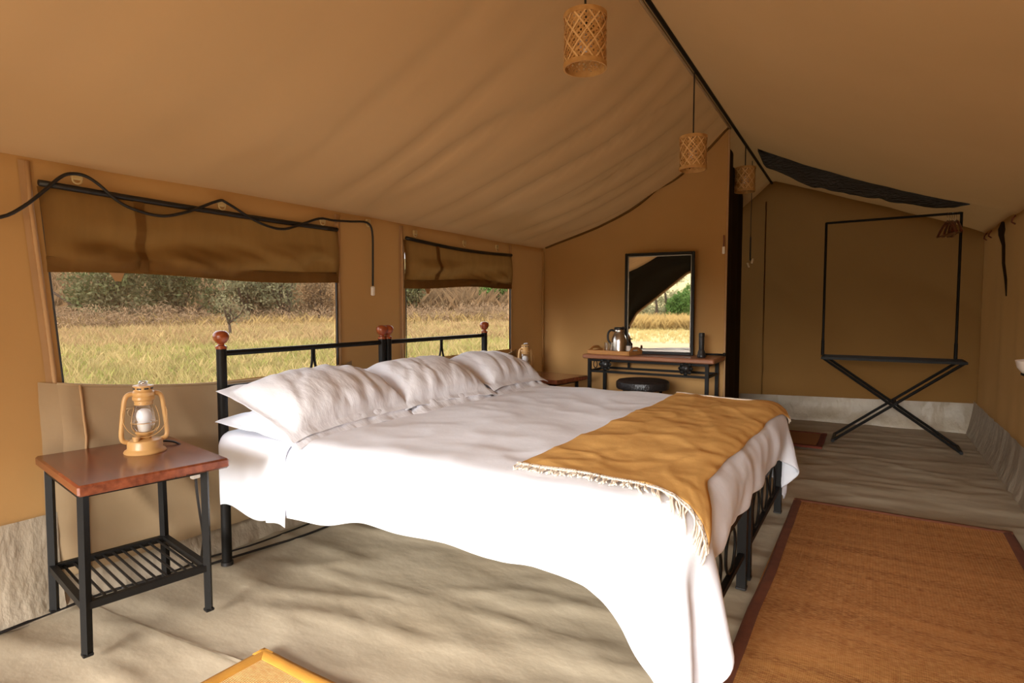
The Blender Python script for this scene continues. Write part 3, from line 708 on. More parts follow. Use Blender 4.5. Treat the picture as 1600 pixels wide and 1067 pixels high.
# ------------------------------------------------------------------ bedside tables and lanterns
def side_table(label, loc, rz):
    r = thing('bedside_table', label, 'table', loc, rz, 'bedside tables')
    H, lx, ly = .545, .215, .190       # half spans of the feet
    b = MB(); b.bbox((.004, .016, H + .017), (.578, .462, .036), .006); b.build('table_top', M['mahogany'], r, smooth='auto')
    for sx in (-1, 1):
        for sy in (-1, 1):
            b = MB(); b.bar((sx * lx, sy * ly, .004), (sx * (lx + .006), sy * (ly - .004), H), .023); p = b.build('leg', M['black'], r)
            b = MB(); b.bbox((sx * lx, sy * ly, .004), (.030, .030, .010), .002); b.build('foot_cap', M['black'], p)
    for sx in (-1, 1):
        b = MB(); b.bar((sx * lx, -ly, .165), (sx * lx, ly, .165), .022, .024); b.build('shelf_rail', M['black'], r)
        b = MB(); b.bar((sx * lx, -ly, H - .012), (sx * lx, ly, H - .012), .018, .02); b.build('top_rail', M['black'], r)
    for sy in (-1, 1):
        b = MB(); b.bar((-lx, sy * ly, .165), (lx, sy * ly, .165), .022, .024); b.build('shelf_rail', M['black'], r)
        b = MB(); b.bar((-lx, sy * ly, H - .012), (lx, sy * ly, H - .012), .018, .02); b.build('top_rail', M['black'], r)
    m = None
    for k in range(11):
        y = -ly + 2 * ly * (k + 1) / 12
        if m is None:
            b = MB(); b.tube([(-lx, 0, 0), (lx, 0, 0)], .0045, 6); q = b.build('shelf_rod', M['black'], r, smooth='auto'); m = q
        else:
            q = m.copy(); COL.objects.link(q); q.parent = r
        q.location = (0, y, .165)
    return r
TZ = .008
side_table('mahogany topped iron bedside table in front, with the lantern on it', (-2.335, 1.065, TZ + .012), R_(-9))
side_table('mahogany topped bedside table beyond the bed, mostly hidden by pillows', (-2.36, 4.30, TZ), R_(-7))

def lantern(label, loc, rz):
    r = thing('lantern', label, 'lantern', loc, rz, 'hurricane lanterns'); r.scale = (.87, .87, .96)
    b = MB(); b.lathe([(.0, 0), (.080, 0), (.082, .004), (.079, .010), (.071, .014), (.068, .020), (.068, .044), (.064, .050), (.045, .055), (.0, .056)], 36); b.build('fuel_tank', M['lantern'], r, smooth='auto')
    b = MB(); b.lathe([(.013, .052), (.013, .062), (.016, .063), (.016, .070), (0, .071)], 14, (.036, -.036, 0)); b.build('filler_cap', M['lantern'], r, smooth='auto')
    b = MB(); b.lathe([(.026, .054), (.028, .062), (.022, .066), (.030, .070), (.036, .078), (.034, .082), (.0, .083)], 24); b.build('burner', M['lantern'], r, smooth='auto')
    b = MB(); b.lathe([(.030, .082), (.040, .095), (.0465, .115), (.0475, .130), (.044, .155), (.037, .180), (.033, .192)], 30, cap=False); b.build('globe', M['glass'], r, smooth=True)
    b = MB(); b.lathe([(.022, .083), (.024, .090), (.028, .110), (.028, .118)], 20); q = b.build('bulb_holder', M['white_plastic'], r, smooth='auto')
    b = MB(); b.lathe([(.020, .117), (.027, .128), (.0305, .142), (.029, .156), (.022, .168), (.010, .174), (0, .175)], 22); b.build('bulb', M['bulb'], r, smooth=True)
    b = MB(); b.lathe([(.033, .190), (.036, .192), (.036, .206), (.040, .209), (.043, .212), (.043, .222), (.040, .226), (.043, .230), (.043, .241), (.038, .246), (.036, .250), (.036, .262), (.040, .264), (.040, .267), (.020, .272), (.0, .273)], 30); hd = b.build('chimney', M['lantern'], r, smooth='auto')
    for k in range(8):
        a = k * math.pi / 4 + .2; b = MB(); b.bbox((.0362 * math.cos(a), .0362 * math.sin(a), .256), (.003, .018, .006), .001, Matrix.Rotation(a, 3, 'Z')); b.build('vent_slot', M['cable'], hd)
        b = MB(); b.lathe([(.0, -.0012), (.0024, 0), (0, .0012)], 6, (.0363 * math.cos(a), .0363 * math.sin(a), .199)); b.build('vent_hole', M['cable'], hd)
    b = MB(); b.torus((0, 0, .277), .016, .0022, 'Z', 18, 6); b.torus((.012, 0, .283), .020, .0018, 'Z', 18, 6, 1.4, .8); b.build('lift_ring', M['chrome'], r, smooth=True)
    for s in (-1, 1):
        b = MB(); b.tube(spline([(0, s * .036, .236), (0, s * .058, .232), (0, s * .070, .214), (0, s * .077, .17), (0, s * .084, .11), (0, s * .0865, .070), (0, s * .080, .052), (0, s * .060, .044)], 6), .0095, 10); b.build('side_tube', M['lantern'], r, smooth=True)
        b = MB(); b.tube(spline([(.026, s * .047, .10), (.030, s * .030, .085), (.040, 0, .078)], 5), .0014, 5); b.tube(spline([(.030, s * .040, .187), (.038, s * .050, .15), (.036, s * .052, .11), (.030, s * .040, .085)], 5), .0014, 5); b.build('guard_wire', M['lantern'], r, smooth=True)
    b = MB(); b.torus((0, 0, .120), .050, .0014, 'Z', 26, 5); b.build('guard_wire', M['lantern'], r, smooth=True)
    b = MB(); b.tube([(.0, .078 * math.sin(a), .225 - .135 * math.cos(a) + 0) if False else (.030 + .012 * math.cos(a), .084 * math.sin(a), .150 - .085 * math.cos(a)) for a in np.linspace(-1.9, 1.9, 22)], .0016, 5); b.build('bail_handle', M['lantern'], r, smooth=True)
    return r
LZ = TZ + .012 + .545 + .035
lantern('tan hurricane lantern with a white bulb, in front on the near table', (-2.372, 1.150, LZ), R_(-18))
lantern('tan hurricane lantern behind the farthest pillow, on the far table', (-2.47, 4.20, TZ + .581), R_(-22))
# lantern flex: over the table edge, plug under the front edge, down to the floor
b = MB(); b.tube(spline([(-2.43, 1.19, LZ + .008), (-2.45, 1.225, LZ + .014), (-2.44, 1.262, LZ + .012), (-2.40, 1.282, LZ + .006), (-2.37, 1.292, LZ - .02), (-2.372, 1.296, LZ - .12)], 6), .0045, 6)
o = b.build('lantern_flex', M['cable'], smooth=True); tag(o, 'short black flex running from the near lantern over the table edge', 'cord')
r = thing('power_cord', 'black cord with a white socket hanging below the near table top', 'cord', (0, 0, 0))
b = MB(); b.tube(spline([(-2.25, 1.273, .485), (-2.25, 1.277, .42), (-2.26, 1.292, .33), (-2.30, 1.325, .22), (-2.36, 1.35, .12), (-2.42, 1.375, .04), (-2.50, 1.40, .006)], 7), .005, 6); b.build('flex', M['cable'], r, smooth=True)
b = MB(); b.bbox((-2.25, 1.272, .495), (.022, .034, .022), .004); b.build('socket', M['white_plastic'], r, smooth='auto')
b = MB(); b.tube(spline([(-2.25, 1.272, .503), (-2.27, 1.268, .53), (-2.30, 1.26, .553)], 5), .004, 6); b.build('flex', M['cable'], r, smooth=True)

# ------------------------------------------------------------------ dressing table and what stands on it
DZ = .772; DX0, DX1, DY0, DY1 = -2.065, -1.000, 4.45, 4.835
r = thing('dressing_table', 'narrow wooden dressing table on a black iron frame with flower rosettes', 'table', ((DX0 + DX1) / 2, (DY0 + DY1) / 2, 0))
o_ = np.array([(DX0 + DX1) / 2, (DY0 + DY1) / 2, 0]); hw, hd_ = (DX1 - DX0) / 2, (DY1 - DY0) / 2
b = MB(); b.bbox((0, 0, DZ - .018), (2 * hw, 2 * hd_, .036), .008); b.build('table_top', M['teak'], r, smooth='auto')
lx, ly = hw - .055, hd_ - .03
for sx in (-1, 1):
    for sy in (-1, 1):
        b = MB(); b.bar((sx * lx, sy * ly, -.01), (sx * lx, sy * ly, DZ - .036), .026); b.build('leg', M['black'], r)
    for z in (DZ - .048, .632):
        b = MB(); b.bar((sx * lx, -ly, z), (sx * lx, ly, z), .018); b.build('side_rail', M['black'], r)
for sy in (-1, 1):
    for z in (DZ - .048, .632):
        b = MB(); b.bar((-lx, sy * ly, z), (lx, sy * ly, z), .018); b.build('long_rail', M['black'], r)
    b = MB(); b.bar((-lx + .22, ly, .632), (-lx + .22, ly, DZ - .04), .016) if sy > 0 else b.bar((lx - .22, ly, .632), (lx - .22, ly, DZ - .04), .016); b.build('strut', M['black'], r)
b = MB(); b.bar((-lx + .10, -ly, .12), (-lx + .10, ly, .12), .014); b.build('side_rail', M['black'], r)
for x in (-lx + .145, lx - .155):
    q = MB()
    for k in range(8):
        a = k * math.pi / 4; c_ = Vector((x + .040 * math.cos(a), -ly - .020, .694 + .040 * math.sin(a)))
        q.lathe([(.0, -.006), (.012, -.004), (.0165, 0), (.012, .004), (0, .006)], 10, (0, 0, 0))
        for i in range(len(q.v) - 50, len(q.v)):
            v = q.v[i]; q.v[i] = (c_.x + v[0], c_.y + v[2] * .9, c_.z + v[1])
    ro = q.build('rosette', M['chrome_dark'] if 'chrome_dark' in M else M['black'], r, smooth=True)
    q = MB(); q.lathe([(.036, -.008), (.034, 0), (.026, .010), (.012, .017), (0, .019)], 18); q.v = [(x + v[0], -ly - .020 - v[2], .694 + v[1]) for v in q.v]; q.build('rosette_centre', M['blackplastic'], ro, smooth=True)
b = MB(); b.torus((-lx + .055, -ly - .008, .69), .030, .004, 'Y', 20, 6, .55, 1.0); b.build('ring', M['black'], r, smooth=True)
b = MB(); b.tube([(hw - .20, ly + .008, DZ + .012), (hw - .005, ly + .008, DZ + .012)], .008, 8); b.lathe([(0, -.016), (.012, -.011), (.016, 0), (.012, .011), (0, .016)], 12, (hw - .002, ly + .008, DZ + .014)); b.build('end_knob', M['black'], r, smooth=True)

# mirror, turned a little towards the room
MW, MH = .560, .835
r = thing('mirror', 'upright rectangular mirror in a black metal frame on the dressing table', 'mirror', (-1.508, 4.722, DZ), R_(8.0))
for (cx, cz, sx, sz) in ((-MW / 2 + .011, MH / 2, .022, MH), (MW / 2 - .011, MH / 2, .022, MH), (0, .011, MW - .044, .022), (0, MH - .011, MW - .044, .022)):
    b = MB(); b.bbox((cx, 0, cz), (sx, .026, sz), .004); f = b.build('frame_bar', M['black'], r, smooth='auto')
for (cx, cz, sx, sz) in ((-MW / 2 + .027, MH / 2, .007, MH - .05), (MW / 2 - .027, MH / 2, .007, MH - .05), (0, .035, MW - .06, .022), (0, MH - .027, MW - .06, .007)):
    b = MB(); b.bbox((cx, -.004, cz), (sx, .012, sz), .002); b.build('liner', M['liner'], r, smooth='auto')
b = MB(); b.box((0, .004, MH / 2), (MW - .045, .004, MH - .045)); b.build('glass', M['mirror'], r)
b = MB(); b.box((0, .010, MH / 2), (MW - .03, .006, MH - .03)); b.build('backing', M['blackplastic'], r)

# tray
r = thing('tray', 'light wooden serving tray with cut-out handles under the steel jug', 'tray', (-1.835, 4.595, DZ + .001), R_(-6))
b = MB(); b.bbox((0, 0, .004), (.37, .25, .008), .002); b.build('base', M['tray'], r)
for s in (-1, 1):
    b = MB(); b.bbox((0, s * .125, .017), (.37, .010, .034), .003); b.build('side', M['tray'], r, smooth='auto')
    # arched end with a hand slot
    q = MB(); n = 16
    for t in (-.006, .006):
        for i in range(n + 1):
            y = -.125 + .25 * i / n; q.v.append((s * .185 + t, y, .0))
            q.v.append((s * .185 + t, y, .030)); q.v.append((s * .185 + t, y, .030 + (.012 if abs(y) < .05 else 0)))
            q.v.append((s * .185 + t, y, .034 + .030 * math.exp(-(y / .075) ** 4)))
    K = (n + 1) * 4
    for i in range(n):
        for l in (0, 2):
            for o2, fl in ((0, 0), (K, 1)):
                f = (o2 + i * 4 + l, o2 + i * 4 + 4 + l, o2 + i * 4 + 5 + l, o2 + i * 4 + 1 + l); q.f.append(f if fl else f[::-1])
        q.f.append((i * 4 + 3, i * 4 + 7, K + i * 4 + 7, K + i * 4 + 3)); q.f.append((i * 4 + 1, i * 4 + 5, K + i * 4 + 5, K + i * 4 + 1)); q.f.append((i * 4 + 2, i * 4 + 6, K + i * 4 + 6, K + i * 4 + 2))
    for i in (0, n):
        q.f.append((i * 4, i * 4 + 3, K + i * 4 + 3, K + i * 4))
    q.build('handle_end', M['tray'], r)
r = thing('vacuum_jug', 'stainless steel vacuum jug with black lid and handle on the tray', 'jug', (-1.800, 4.600, DZ + .010))
b = MB(); b.lathe([(0, 0), (.056, 0), (.062, .006), (.062, .10), (.060, .115), (.050, .145), (.040, .163), (.0385, .168)], 32); b.build('body', M['steel'], r, smooth='auto')
b = MB(); b.lathe([(.039, .166), (.041, .169), (.041, .190), (.039, .194)], 28); b.build('collar', M['steel'], r, smooth='auto')
b = MB(); b.lathe([(.0405, .193), (.0415, .196), (.041, .208), (.034, .214), (0, .215)], 28); b.tube([(.030, .0, .206), (.052, .0, .207)], [.014, .008], 8); b.build('lid', M['blackplastic'], r, smooth='auto')
b = MB(); b.tube(spline([(-.040, 0, .182), (-.070, 0, .188), (-.093, 0, .170), (-.100, 0, .135), (-.092, 0, .095), (-.062, 0, .070)], 6), .009, 10); b.build('handle', M['blackplastic'], r, smooth=True)
for (x, y, lab) in ((-1.898, 4.585, 'drinking glass standing left of the jug at the tray handle'), (-1.862, 4.535, 'drinking glass standing on the tray close against the jug')):
    b = MB(); b.lathe([(0, .003), (.021, .003), (.022, 0), (.024, .0), (.028, .085), (.0265, .085), (.0225, .008), (0, .008)], 22, cap=False)
    o = b.build('glass', M['glass'], smooth='auto'); o.location = (x, y, DZ + .010); tag(o, lab, 'glass', 'drinking glasses on the tray')
r = thing('pump_bottle', 'small dark pump bottle with white label behind the jug, reflected in the mirror', 'bottle', (-1.742, 4.655, DZ + .001))
b = MB(); b.lathe([(0, 0), (.020, 0), (.022, .004), (.022, .080), (.016, .090), (.009, .094), (.009, .102), (0, .102)], 18); b.build('body', M['blackplastic'], r, smooth='auto')
b = MB(); b.lathe([(.0224, .025), (.0226, .026), (.0226, .066), (.0224, .067)], 18, cap=False); b.build('label', M['white_plastic'], r, smooth=True)
b = MB(); b.tube([(0, 0, .100), (0, 0, .122)], .004, 8); b.tube([(0, 0, .122), (.022, 0, .119)], .004, 8); b.build('pump', M['blackplastic'], r, smooth='auto')
r = thing('torch', 'black torch standing upright on its head right of the mirror', 'torch', (-1.128, 4.60, DZ + .001))
b = MB(); b.lathe([(0, 0), (.031, 0), (.033, .004), (.033, .018), (.029, .024), (.028, .040), (.021, .060), (.0195, .064)], 26); b.build('head', M['blackplastic'], r, smooth='auto')
b = MB(); b.lathe([(.0195, .063), (.0205, .066), (.0205, .155), (.0195, .158)], 24); b.build('barrel', M['leather'], r, smooth='auto')
b = MB(); b.lathe([(.020, .157), (.0225, .160), (.0225, .182), (.019, .190), (.015, .190), (.014, .187), (0, .187)], 24); b.build('tail_cap', M['blackplastic'], r, smooth='auto')
# stool
r = thing('stool', 'round black padded stool under the dressing table', 'stool', (-1.50, 4.33, 0))
b = MB(); b.lathe([(0, .535), (.19, .535), (.200, .545), (.202, .565), (.198, .590), (.185, .602), (.12, .608), (0, .610)], 40); b.build('cushion', M['leather'], r, smooth='auto')
for k in range(4):
    a = k * math.pi / 2 + .78; b = MB(); b.tube([(.15 * math.cos(a), .15 * math.sin(a), .535), (.19 * math.cos(a), .19 * math.sin(a), -.006)], .012, 8); b.build('leg', M['black'], r, smooth='auto')
b = MB(); b.torus((0, 0, .20), .178, .008, 'Z', 30, 8); b.build('foot_ring', M['black'], r, smooth=True)

# ------------------------------------------------------------------ clothes rack
r = thing('clothes_rack', 'folding black metal clothes rack with crossed legs by the back wall', 'rack', (.11, 5.88, 0))
ax, bx, fy, by, sz = -.485, .500, -.16, .165, .722
b = MB(); b.tube([(ax - .02, by, sz), (ax - .02, by, 1.925)], .0105, 10); b.build('upright', M['black'], r, smooth='auto')
b = MB(); b.tube([(bx - .03, by, sz), (bx - .03, by, 1.937)], .0105, 10); b.build('upright', M['black'], r, smooth='auto')
for x in (ax - .02, bx - .03):
    b = MB(); b.tube([(x, by, sz), (x, by, sz + .14)], .0135, 10); b.build('socket', M['black'], r, smooth='auto')
b = MB(); b.tube([(ax - .02, by, 1.920), (bx - .03, by, 1.930)], .0105, 10); b.build('top_rail', M['black'], r, smooth='auto')
for y in (fy, by):
    b = MB(); b.bar((ax - .01, y, sz), (bx + .01, y, sz), .020, .020); b.build('shelf_rail', M['black'], r)
for x in (ax, bx + .01):
    b = MB(); b.bar((x, fy, sz), (x, by, sz), .020); b.build('shelf_end', M['black'], r)
for k in range(5):
    y = fy + (by - fy) * (k + 1) / 6; b = MB(); b.bar((ax, y, sz + .008), (bx, y, sz + .008), .022, .006); b.build('shelf_slat', M['black'], r)
for y in (fy + .012, by - .012):
    b = MB(); b.tube([(bx, y, sz), (-.385, y, .012)], .0115, 8); b.build('leg', M['black'], r, smooth='auto')
for y in (fy + .035, by - .035):
    b = MB(); b.tube([(ax, y, sz), (.50, y, .012)], .0115, 8); b.build('leg', M['black'], r, smooth='auto')
b = MB(); b.tube([(-.388, fy, .010), (-.388, by, .010)], .014, 8); b.build('foot_bar', M['black'], r, smooth='auto')
b = MB(); b.tube([(.503, fy + .02, .010), (.503, by - .02, .010)], .014, 8); b.build('foot_bar', M['black'], r, smooth='auto')
b = MB(); b.tube([(.06, fy, .36), (.06, by, .36)], .009, 8); b.build('pivot_bar', M['black'], r, smooth='auto')
HX = [.500, .516, .532, .546, .560]
HL = ['dark red wooden hanger farthest left of the five on the rack', 'dark red wooden hanger second from the left on the rack', 'dark red wooden hanger in the middle of the five on the rack', 'dark red wooden hanger second from the right upright of the rack', 'dark red wooden hanger closest to the right upright of the rack']
h0 = None
for k, x in enumerate(HX):
    if h0 is None:
        h0 = thing('clothes_hanger', HL[0], 'hanger', (0, 0, 0), 0, 'wooden hangers on the rack')
        b = MB(); b.tube(spline([(0, -.21, -.165), (0, -.12, -.105), (0, 0, -.060), (0, .12, -.105), (0, .21, -.165)], 5), .0095, 8); b.build('shoulder', M['hanger'], h0, smooth=True)
        b = MB(); b.tube([(0, -.19, -.165), (0, .19, -.165)], .006, 8); b.build('trouser_bar', M['hanger'], h0, smooth='auto')
        b = MB(); b.tube([(0, 0, -.060), (0, 0, -.020)] + [(0, .016 * math.sin(a), -.004 - .016 * math.cos(a) + .004) for a in np.linspace(0.2, 4.4, 14)], .0018, 6); b.build('hook', M['chrome'], h0, smooth=True)
        q = h0
    else: q = copy_tree(h0)
    q['label'] = HL[k]; q.location = (x - .012, 5.88 + by, 1.928 - .002); q.rotation_euler = (0, 0, R_([13, 7, 2, -3, 5][k]))

# ------------------------------------------------------------------ pendant lamps
def pendant(label, loc, drop, group='woven pendant lamps under the ridge'):
    r = thing('pendant_lamp', label, 'lamp', loc, 0, group)
    R0, Hh = .080, .186
    w = MB()
    for fam in (-1, 1):
        for k in range(26):
            a0 = 2 * math.pi * k / 26; pts_in, pts_out = [], []
            wdt = .092 if k % 3 else .14; rr = R0 + fam * .0012
            A = []
            for s in np.linspace(0, 1, 14):
                a = a0 + fam * s * 2.1; z = -Hh / 2 + Hh * s; A.append([(rr * math.cos(a - wdt * .5), rr * math.sin(a - wdt * .5), z), (rr * math.cos(a + wdt * .5), rr * math.sin(a + wdt * .5), z)])
            w.grid(np.array(A))
    for k in range(20):
        a = 2 * math.pi * k / 20; w.add([((R0 - .002) * math.cos(a + d), (R0 - .002) * math.sin(a + d), z) for z in (-Hh / 2, Hh / 2) for d in (-.05, .05)], [(0, 1, 3, 2)])
    w2 = MB()
    for fam in (-1, 1):
        for k in range(9):
            A = []
            for s in np.linspace(0, 1, 14):
                a = 2 * math.pi * k / 9 + fam * s * 1.75; z = -Hh / 2 + Hh * s; rr = R0 + .0028 + .0008 * fam
                A.append([(rr * math.cos(a - .045), rr * math.sin(a - .045), z), (rr * math.cos(a + .045), rr * math.sin(a + .045), z)])
            w2.grid(np.array(A))
    q2 = w2.build('lattice', M['bamboo_light'], r); q2['kind'] = 'stuff'
    sh = w.build('woven_shade', M['bamboo'], r); sh['kind'] = 'stuff'
    for z in (-1, 1):
        b = MB(); b.lathe([(R0 - .003, z * Hh / 2 - .009), (R0 + .004, z * Hh / 2 - .009), (R0 + .004, z * Hh / 2 + .009), (R0 - .003, z * Hh / 2 + .009), (R0 - .003, z * Hh / 2 - .009)], 40, cap=False); b.build('rim', M['bamboo'], r, smooth='auto')
    b = MB(); b.tube([(0, 0, drop), (0, 0, .07)], .0045, 8); b.build('flex', M['cable'], r, smooth='auto')
    b = MB(); b.lathe([(.007, .075), (.017, .070), (.019, .045), (.017, .035)], 14); b.build('lamp_holder', M['blackplastic'], r, smooth='auto')
    b = MB(); b.lathe([(.013, .038), (.018, .025), (.029, .002), (.030, -.012), (.022, -.030), (0, -.038)], 18); b.build('bulb', M['bulb'], r, smooth=True)
    b = MB()
    for a in (0, math.pi / 2): b.tube([(R0 * math.cos(a), R0 * math.sin(a), Hh / 2), (-R0 * math.cos(a), -R0 * math.sin(a), Hh / 2)], .0018, 5)
    b.tube([(0, 0, Hh / 2), (0, 0, .07)], .004, 6); b.build('spider', M['cable'], r, smooth='auto')
    return r
pendant('woven bamboo pendant lamp closest to the camera, hanging highest in the picture', (-.985, 2.13, 2.180), ridge_z(2.1) - .03 - 2.180)
pendant('woven bamboo pendant lamp in the middle of the ridge row', (-.985, 3.72, 2.107), ridge_z(3.7) - .03 - 2.107)
pendant('dim woven pendant lamp farthest back, before the dark curtain', (-.965, 5.30, 2.235), ridge_z(5.3) - .03 - 2.235)

# ------------------------------------------------------------------ cables and switches
CP = [(0.30, 1.60), (0.55, 1.52), (0.72, 1.455), (0.827, 1.473), (0.896, 1.521), (0.963, 1.591), (1.011, 1.645), (1.047, 1.667), (1.095, 1.668), (1.144, 1.642), (1.201, 1.594), (1.268, 1.564), (1.384, 1.551), (1.503, 1.588), (1.641, 1.655), (1.686, 1.652), (1.818, 1.594), (1.913, 1.568), (2.004, 1.566), (2.118, 1.606), (2.235, 1.650), (2.331, 1.652), (2.463, 1.662), (2.590, 1.672), (2.635, 1.622), (2.638, 1.461), (2.634, 1.290)]
r = thing('lighting_cable', 'black cable looped through clips along the eave above the windows', 'cable', (0, 0, 0))
b = MB(); b.tube(spline([(-2.642, y, z) for y, z in CP], 4), .0065, 8); b.build('flex', M['cable'], r, smooth=True)
b = MB(); b.bbox((-2.642, 2.634, 1.258), (.020, .024, .058), .005); b.build('switch', M['white_plastic'], r, smooth='auto')
for name, pts, lab in (('floor_cable', [(-2.62, .60), (-2.60, .754), (-2.625, .882), (-2.615, 1.128), (-2.55, 1.386), (-2.505, 1.55), (-2.48, 1.75), (-2.45, 2.0), (-2.46, 2.6)], 'thick black cable along the floor under the bed edge'),
                       ('floor_cable', [(-2.60, 1.15), (-2.60, 1.366), (-2.61, 1.489), (-2.585, 1.62), (-2.563, 1.741), (-2.561, 1.984), (-2.57, 2.6)], 'thin black cable along the foot of the canvas wall')):
    b = MB(); b.tube(spline([(x, y, floor_z(x, y) + .009) for x, y in pts], 6), .006 if 'thick' in lab else .0045, 6); o = b.build(name, M['cable'], smooth=True); tag(o, lab, 'cable', 'cables on the floor')
r = thing('hanging_switch', 'white pull switch on a dark cord at the partition edge', 'switch', (-1.034, YP - .02, 1.70))
b = MB(); b.tube([(0, 0, .03), (.002, -.003, -.02), (0, 0, -.06)], .0055, 6); b.build('cord', M['hanger'], r, smooth='auto')
b = MB(); b.bbox((0, 0, -.088), (.020, .016, .058), .004); b.build('switch', M['white_plastic'], r, smooth='auto')
r = thing('hanging_socket', 'pair of small white sockets on a cord before the dark curtain', 'socket', (-.965, 5.62, 1.79))
b = MB(); b.tube([(0, 0, .67), (0, 0, 0)], .003, 6); b.tube([(0, 0, 0), (0, 0, -.21)], .007, 6); b.build('cord', M['cable'], r, smooth='auto')
for s, dz in ((-.016, -.250), (.018, -.215)):
    b = MB(); b.bbox((s, 0, dz), (.016, .016, .045), .003, Matrix.Rotation(s * 18, 3, 'Y')); b.build('socket', M['white_plastic'], r, smooth='auto')
o = MB(); o.tube(spline([(XR - .035, 5.735, 1.80), (XR - .04, 5.72, 1.74), (XR - .035, 5.64, 1.62), (XR - .04, 5.58, 1.48), (XR - .037, 5.50, 1.36), (XR - .04, 5.43, 1.24)], 6), [.006, .008] * 4 + [.013] * 4 + [.009] * 15 + [.008] * 7 + [.004], 8) if False else o.tube([(XR - .035, 5.735, 1.80), (XR - .042, 5.72, 1.745), (XR - .045, 5.705, 1.70), (XR - .037, 5.65, 1.62), (XR - .042, 5.58, 1.48), (XR - .037, 5.50, 1.36), (XR - .04, 5.43, 1.24)], [.010, .022, .018, .011, .010, .009, .004], 8)
o = o.build('tie_strap', M['dark_canvas'], smooth=True); tag(o, 'dark strap hanging from the eave on the right canvas wall', 'strap')

# ------------------------------------------------------------------ rugs
def rug(name, label, x0, x1, y0, y1, bw, mat, bmat, th=.010, wav=.004, z=0.004, rz=0.0):
    cx, cy = (x0 + x1) / 2, (y0 + y1) / 2; r = thing(name, label, 'rug', (cx, cy, z), rz)
    hx, hy = (x1 - x0) / 2, (y1 - y0) / 2
    edge = lambda s: wav * fbm(s * 1.7, 0, x0, 2) * 2
    xs = np.linspace(-hx, hx, 30); yy = np.linspace(-hy, hy, 50)
    b = MB(); b.grid(np.array([[(x, y, th + wav * fbm(x * 2, y * 2, 3, 2)) for y in yy] for x in xs])); b.build('weave', mat, r, smooth=True)
    for (a0, a1, horiz, s) in ((-hy, hy, False, -1), (-hy, hy, False, 1), (-hx, hx, True, -1), (-hx, hx, True, 1)):
        b = MB(); A = []
        for t in np.linspace(a0, a1, 50):
            row = []
            for k, (f, zz_) in enumerate(((0, -.004), (0, th + .002), (.25, th + .0035), (1, th + .003), (1.02, th - .004))):
                d = (hx if not horiz else hy) - bw * f + edge(t)
                p = (s * d, t) if not horiz else (t, s * d)
                row.append((p[0], p[1], zz_ + (wav * fbm(p[0] * 2, p[1] * 2, 3, 2) if zz_ > 0 else 0)))
            A.append(row)
        b.grid(np.array(A)); b.build('border', bmat, r, smooth=True)
    return r
rug('jute_rug', 'large brown jute rug with dark binding at the foot of the bed', -.375, .628, 1.25, 3.83, .042, M['jute'], M['brown_border'])
rug('sisal_mat', 'pale sisal mat with mustard border at the bottom of the picture', -1.705, -1.05, .25, 1.178, .045, M['sisal'], M['gold_border'])
rug('bedside_mat', 'small brown mat with dark red border beyond the foot of the bed', -1.25, -.335, 5.36, 5.98, .045, M['mat_brown'], M['red_border'])

# enamel basin on its stand, just in at the right edge
r = thing('wash_basin', 'white enamel basin at the right edge beside the canvas wall', 'basin', (.658, 3.35, 0))
b = MB(); b.lathe([(0, .838), (.05, .838), (.085, .855), (.115, .895), (.122, .922), (.126, .922), (.125, .918), (.118, .890), (.088, .850), (.052, .832), (0, .832)], 36, cap=False); b.build('bowl', M['enamel'], r, smooth='auto')
b = MB(); b.torus((0, 0, .862), .100, .006, 'Z', 30, 6); b.build('stand_ring', M['black'], r, smooth=True)
for k in range(3):
    a = (k - 1) * 1.2; b = MB(); b.tube([(.100 * math.cos(a), .100 * math.sin(a), .862), (.085 * math.cos(a), .085 * math.sin(a), .0)], .008, 8); b.build('leg', M['black'], r, smooth='auto')
# ------------------------------------------------------------------ outdoors: savanna beyond the windows and before the open front
def terrain(x, y):
    d = math.hypot(x, y); side = sstep(-3, -9, x) if y > -6 else sstep(-3, -9, x) * sstep(-30, -6, y)
    z = -.085 + side * (.026 * max(0, d - 8) + .085 * max(0, d - 36))
    z += (1 - side) * .12 * max(0, -y - 46)
    far = min(1, max(0, (d - 5) / 8)); return z + far * .12 * fbm(x * .12, y * .12, 2, 2)
rr = [3.0, 4.5, 6, 7.5, 9, 11, 13, 15, 18, 21, 24, 28, 32, 36, 40, 46, 54, 64, 80, 110, 160]
G = np.array([[(-.9 + q * math.cos(a), 3 + q * math.sin(a), terrain(-.9 + q * math.cos(a), 3 + q * math.sin(a)) if q > 6 else -.10) for q in rr] for a in np.linspace(0, 2 * math.pi, 121)])
o = MB().grid(G).build('ground', M['ground'], smooth=True); o['kind'] = 'structure'
mb = MB(); mb.add([(-3.5, -2.5, -.09), (2, -2.5, -.09), (2, 7.2, -.09), (-3.5, 7.2, -.09)], [(0, 1, 2, 3)]); 
o = mb.build('ground_pad', M['sand']); o['kind'] = 'structure'
A = []
for y in np.linspace(-2.4, -12.5, 24):
    A.append([(x, y + 1.2 * fbm(x * .3, 0, 8, 2) * (y < -10), terrain(x, y) + .035) for x in np.linspace(-16, 14, 40)])
o = MB().grid(np.array(A)).build('sand_path', M['sand'], smooth=True); o['kind'] = 'structure'

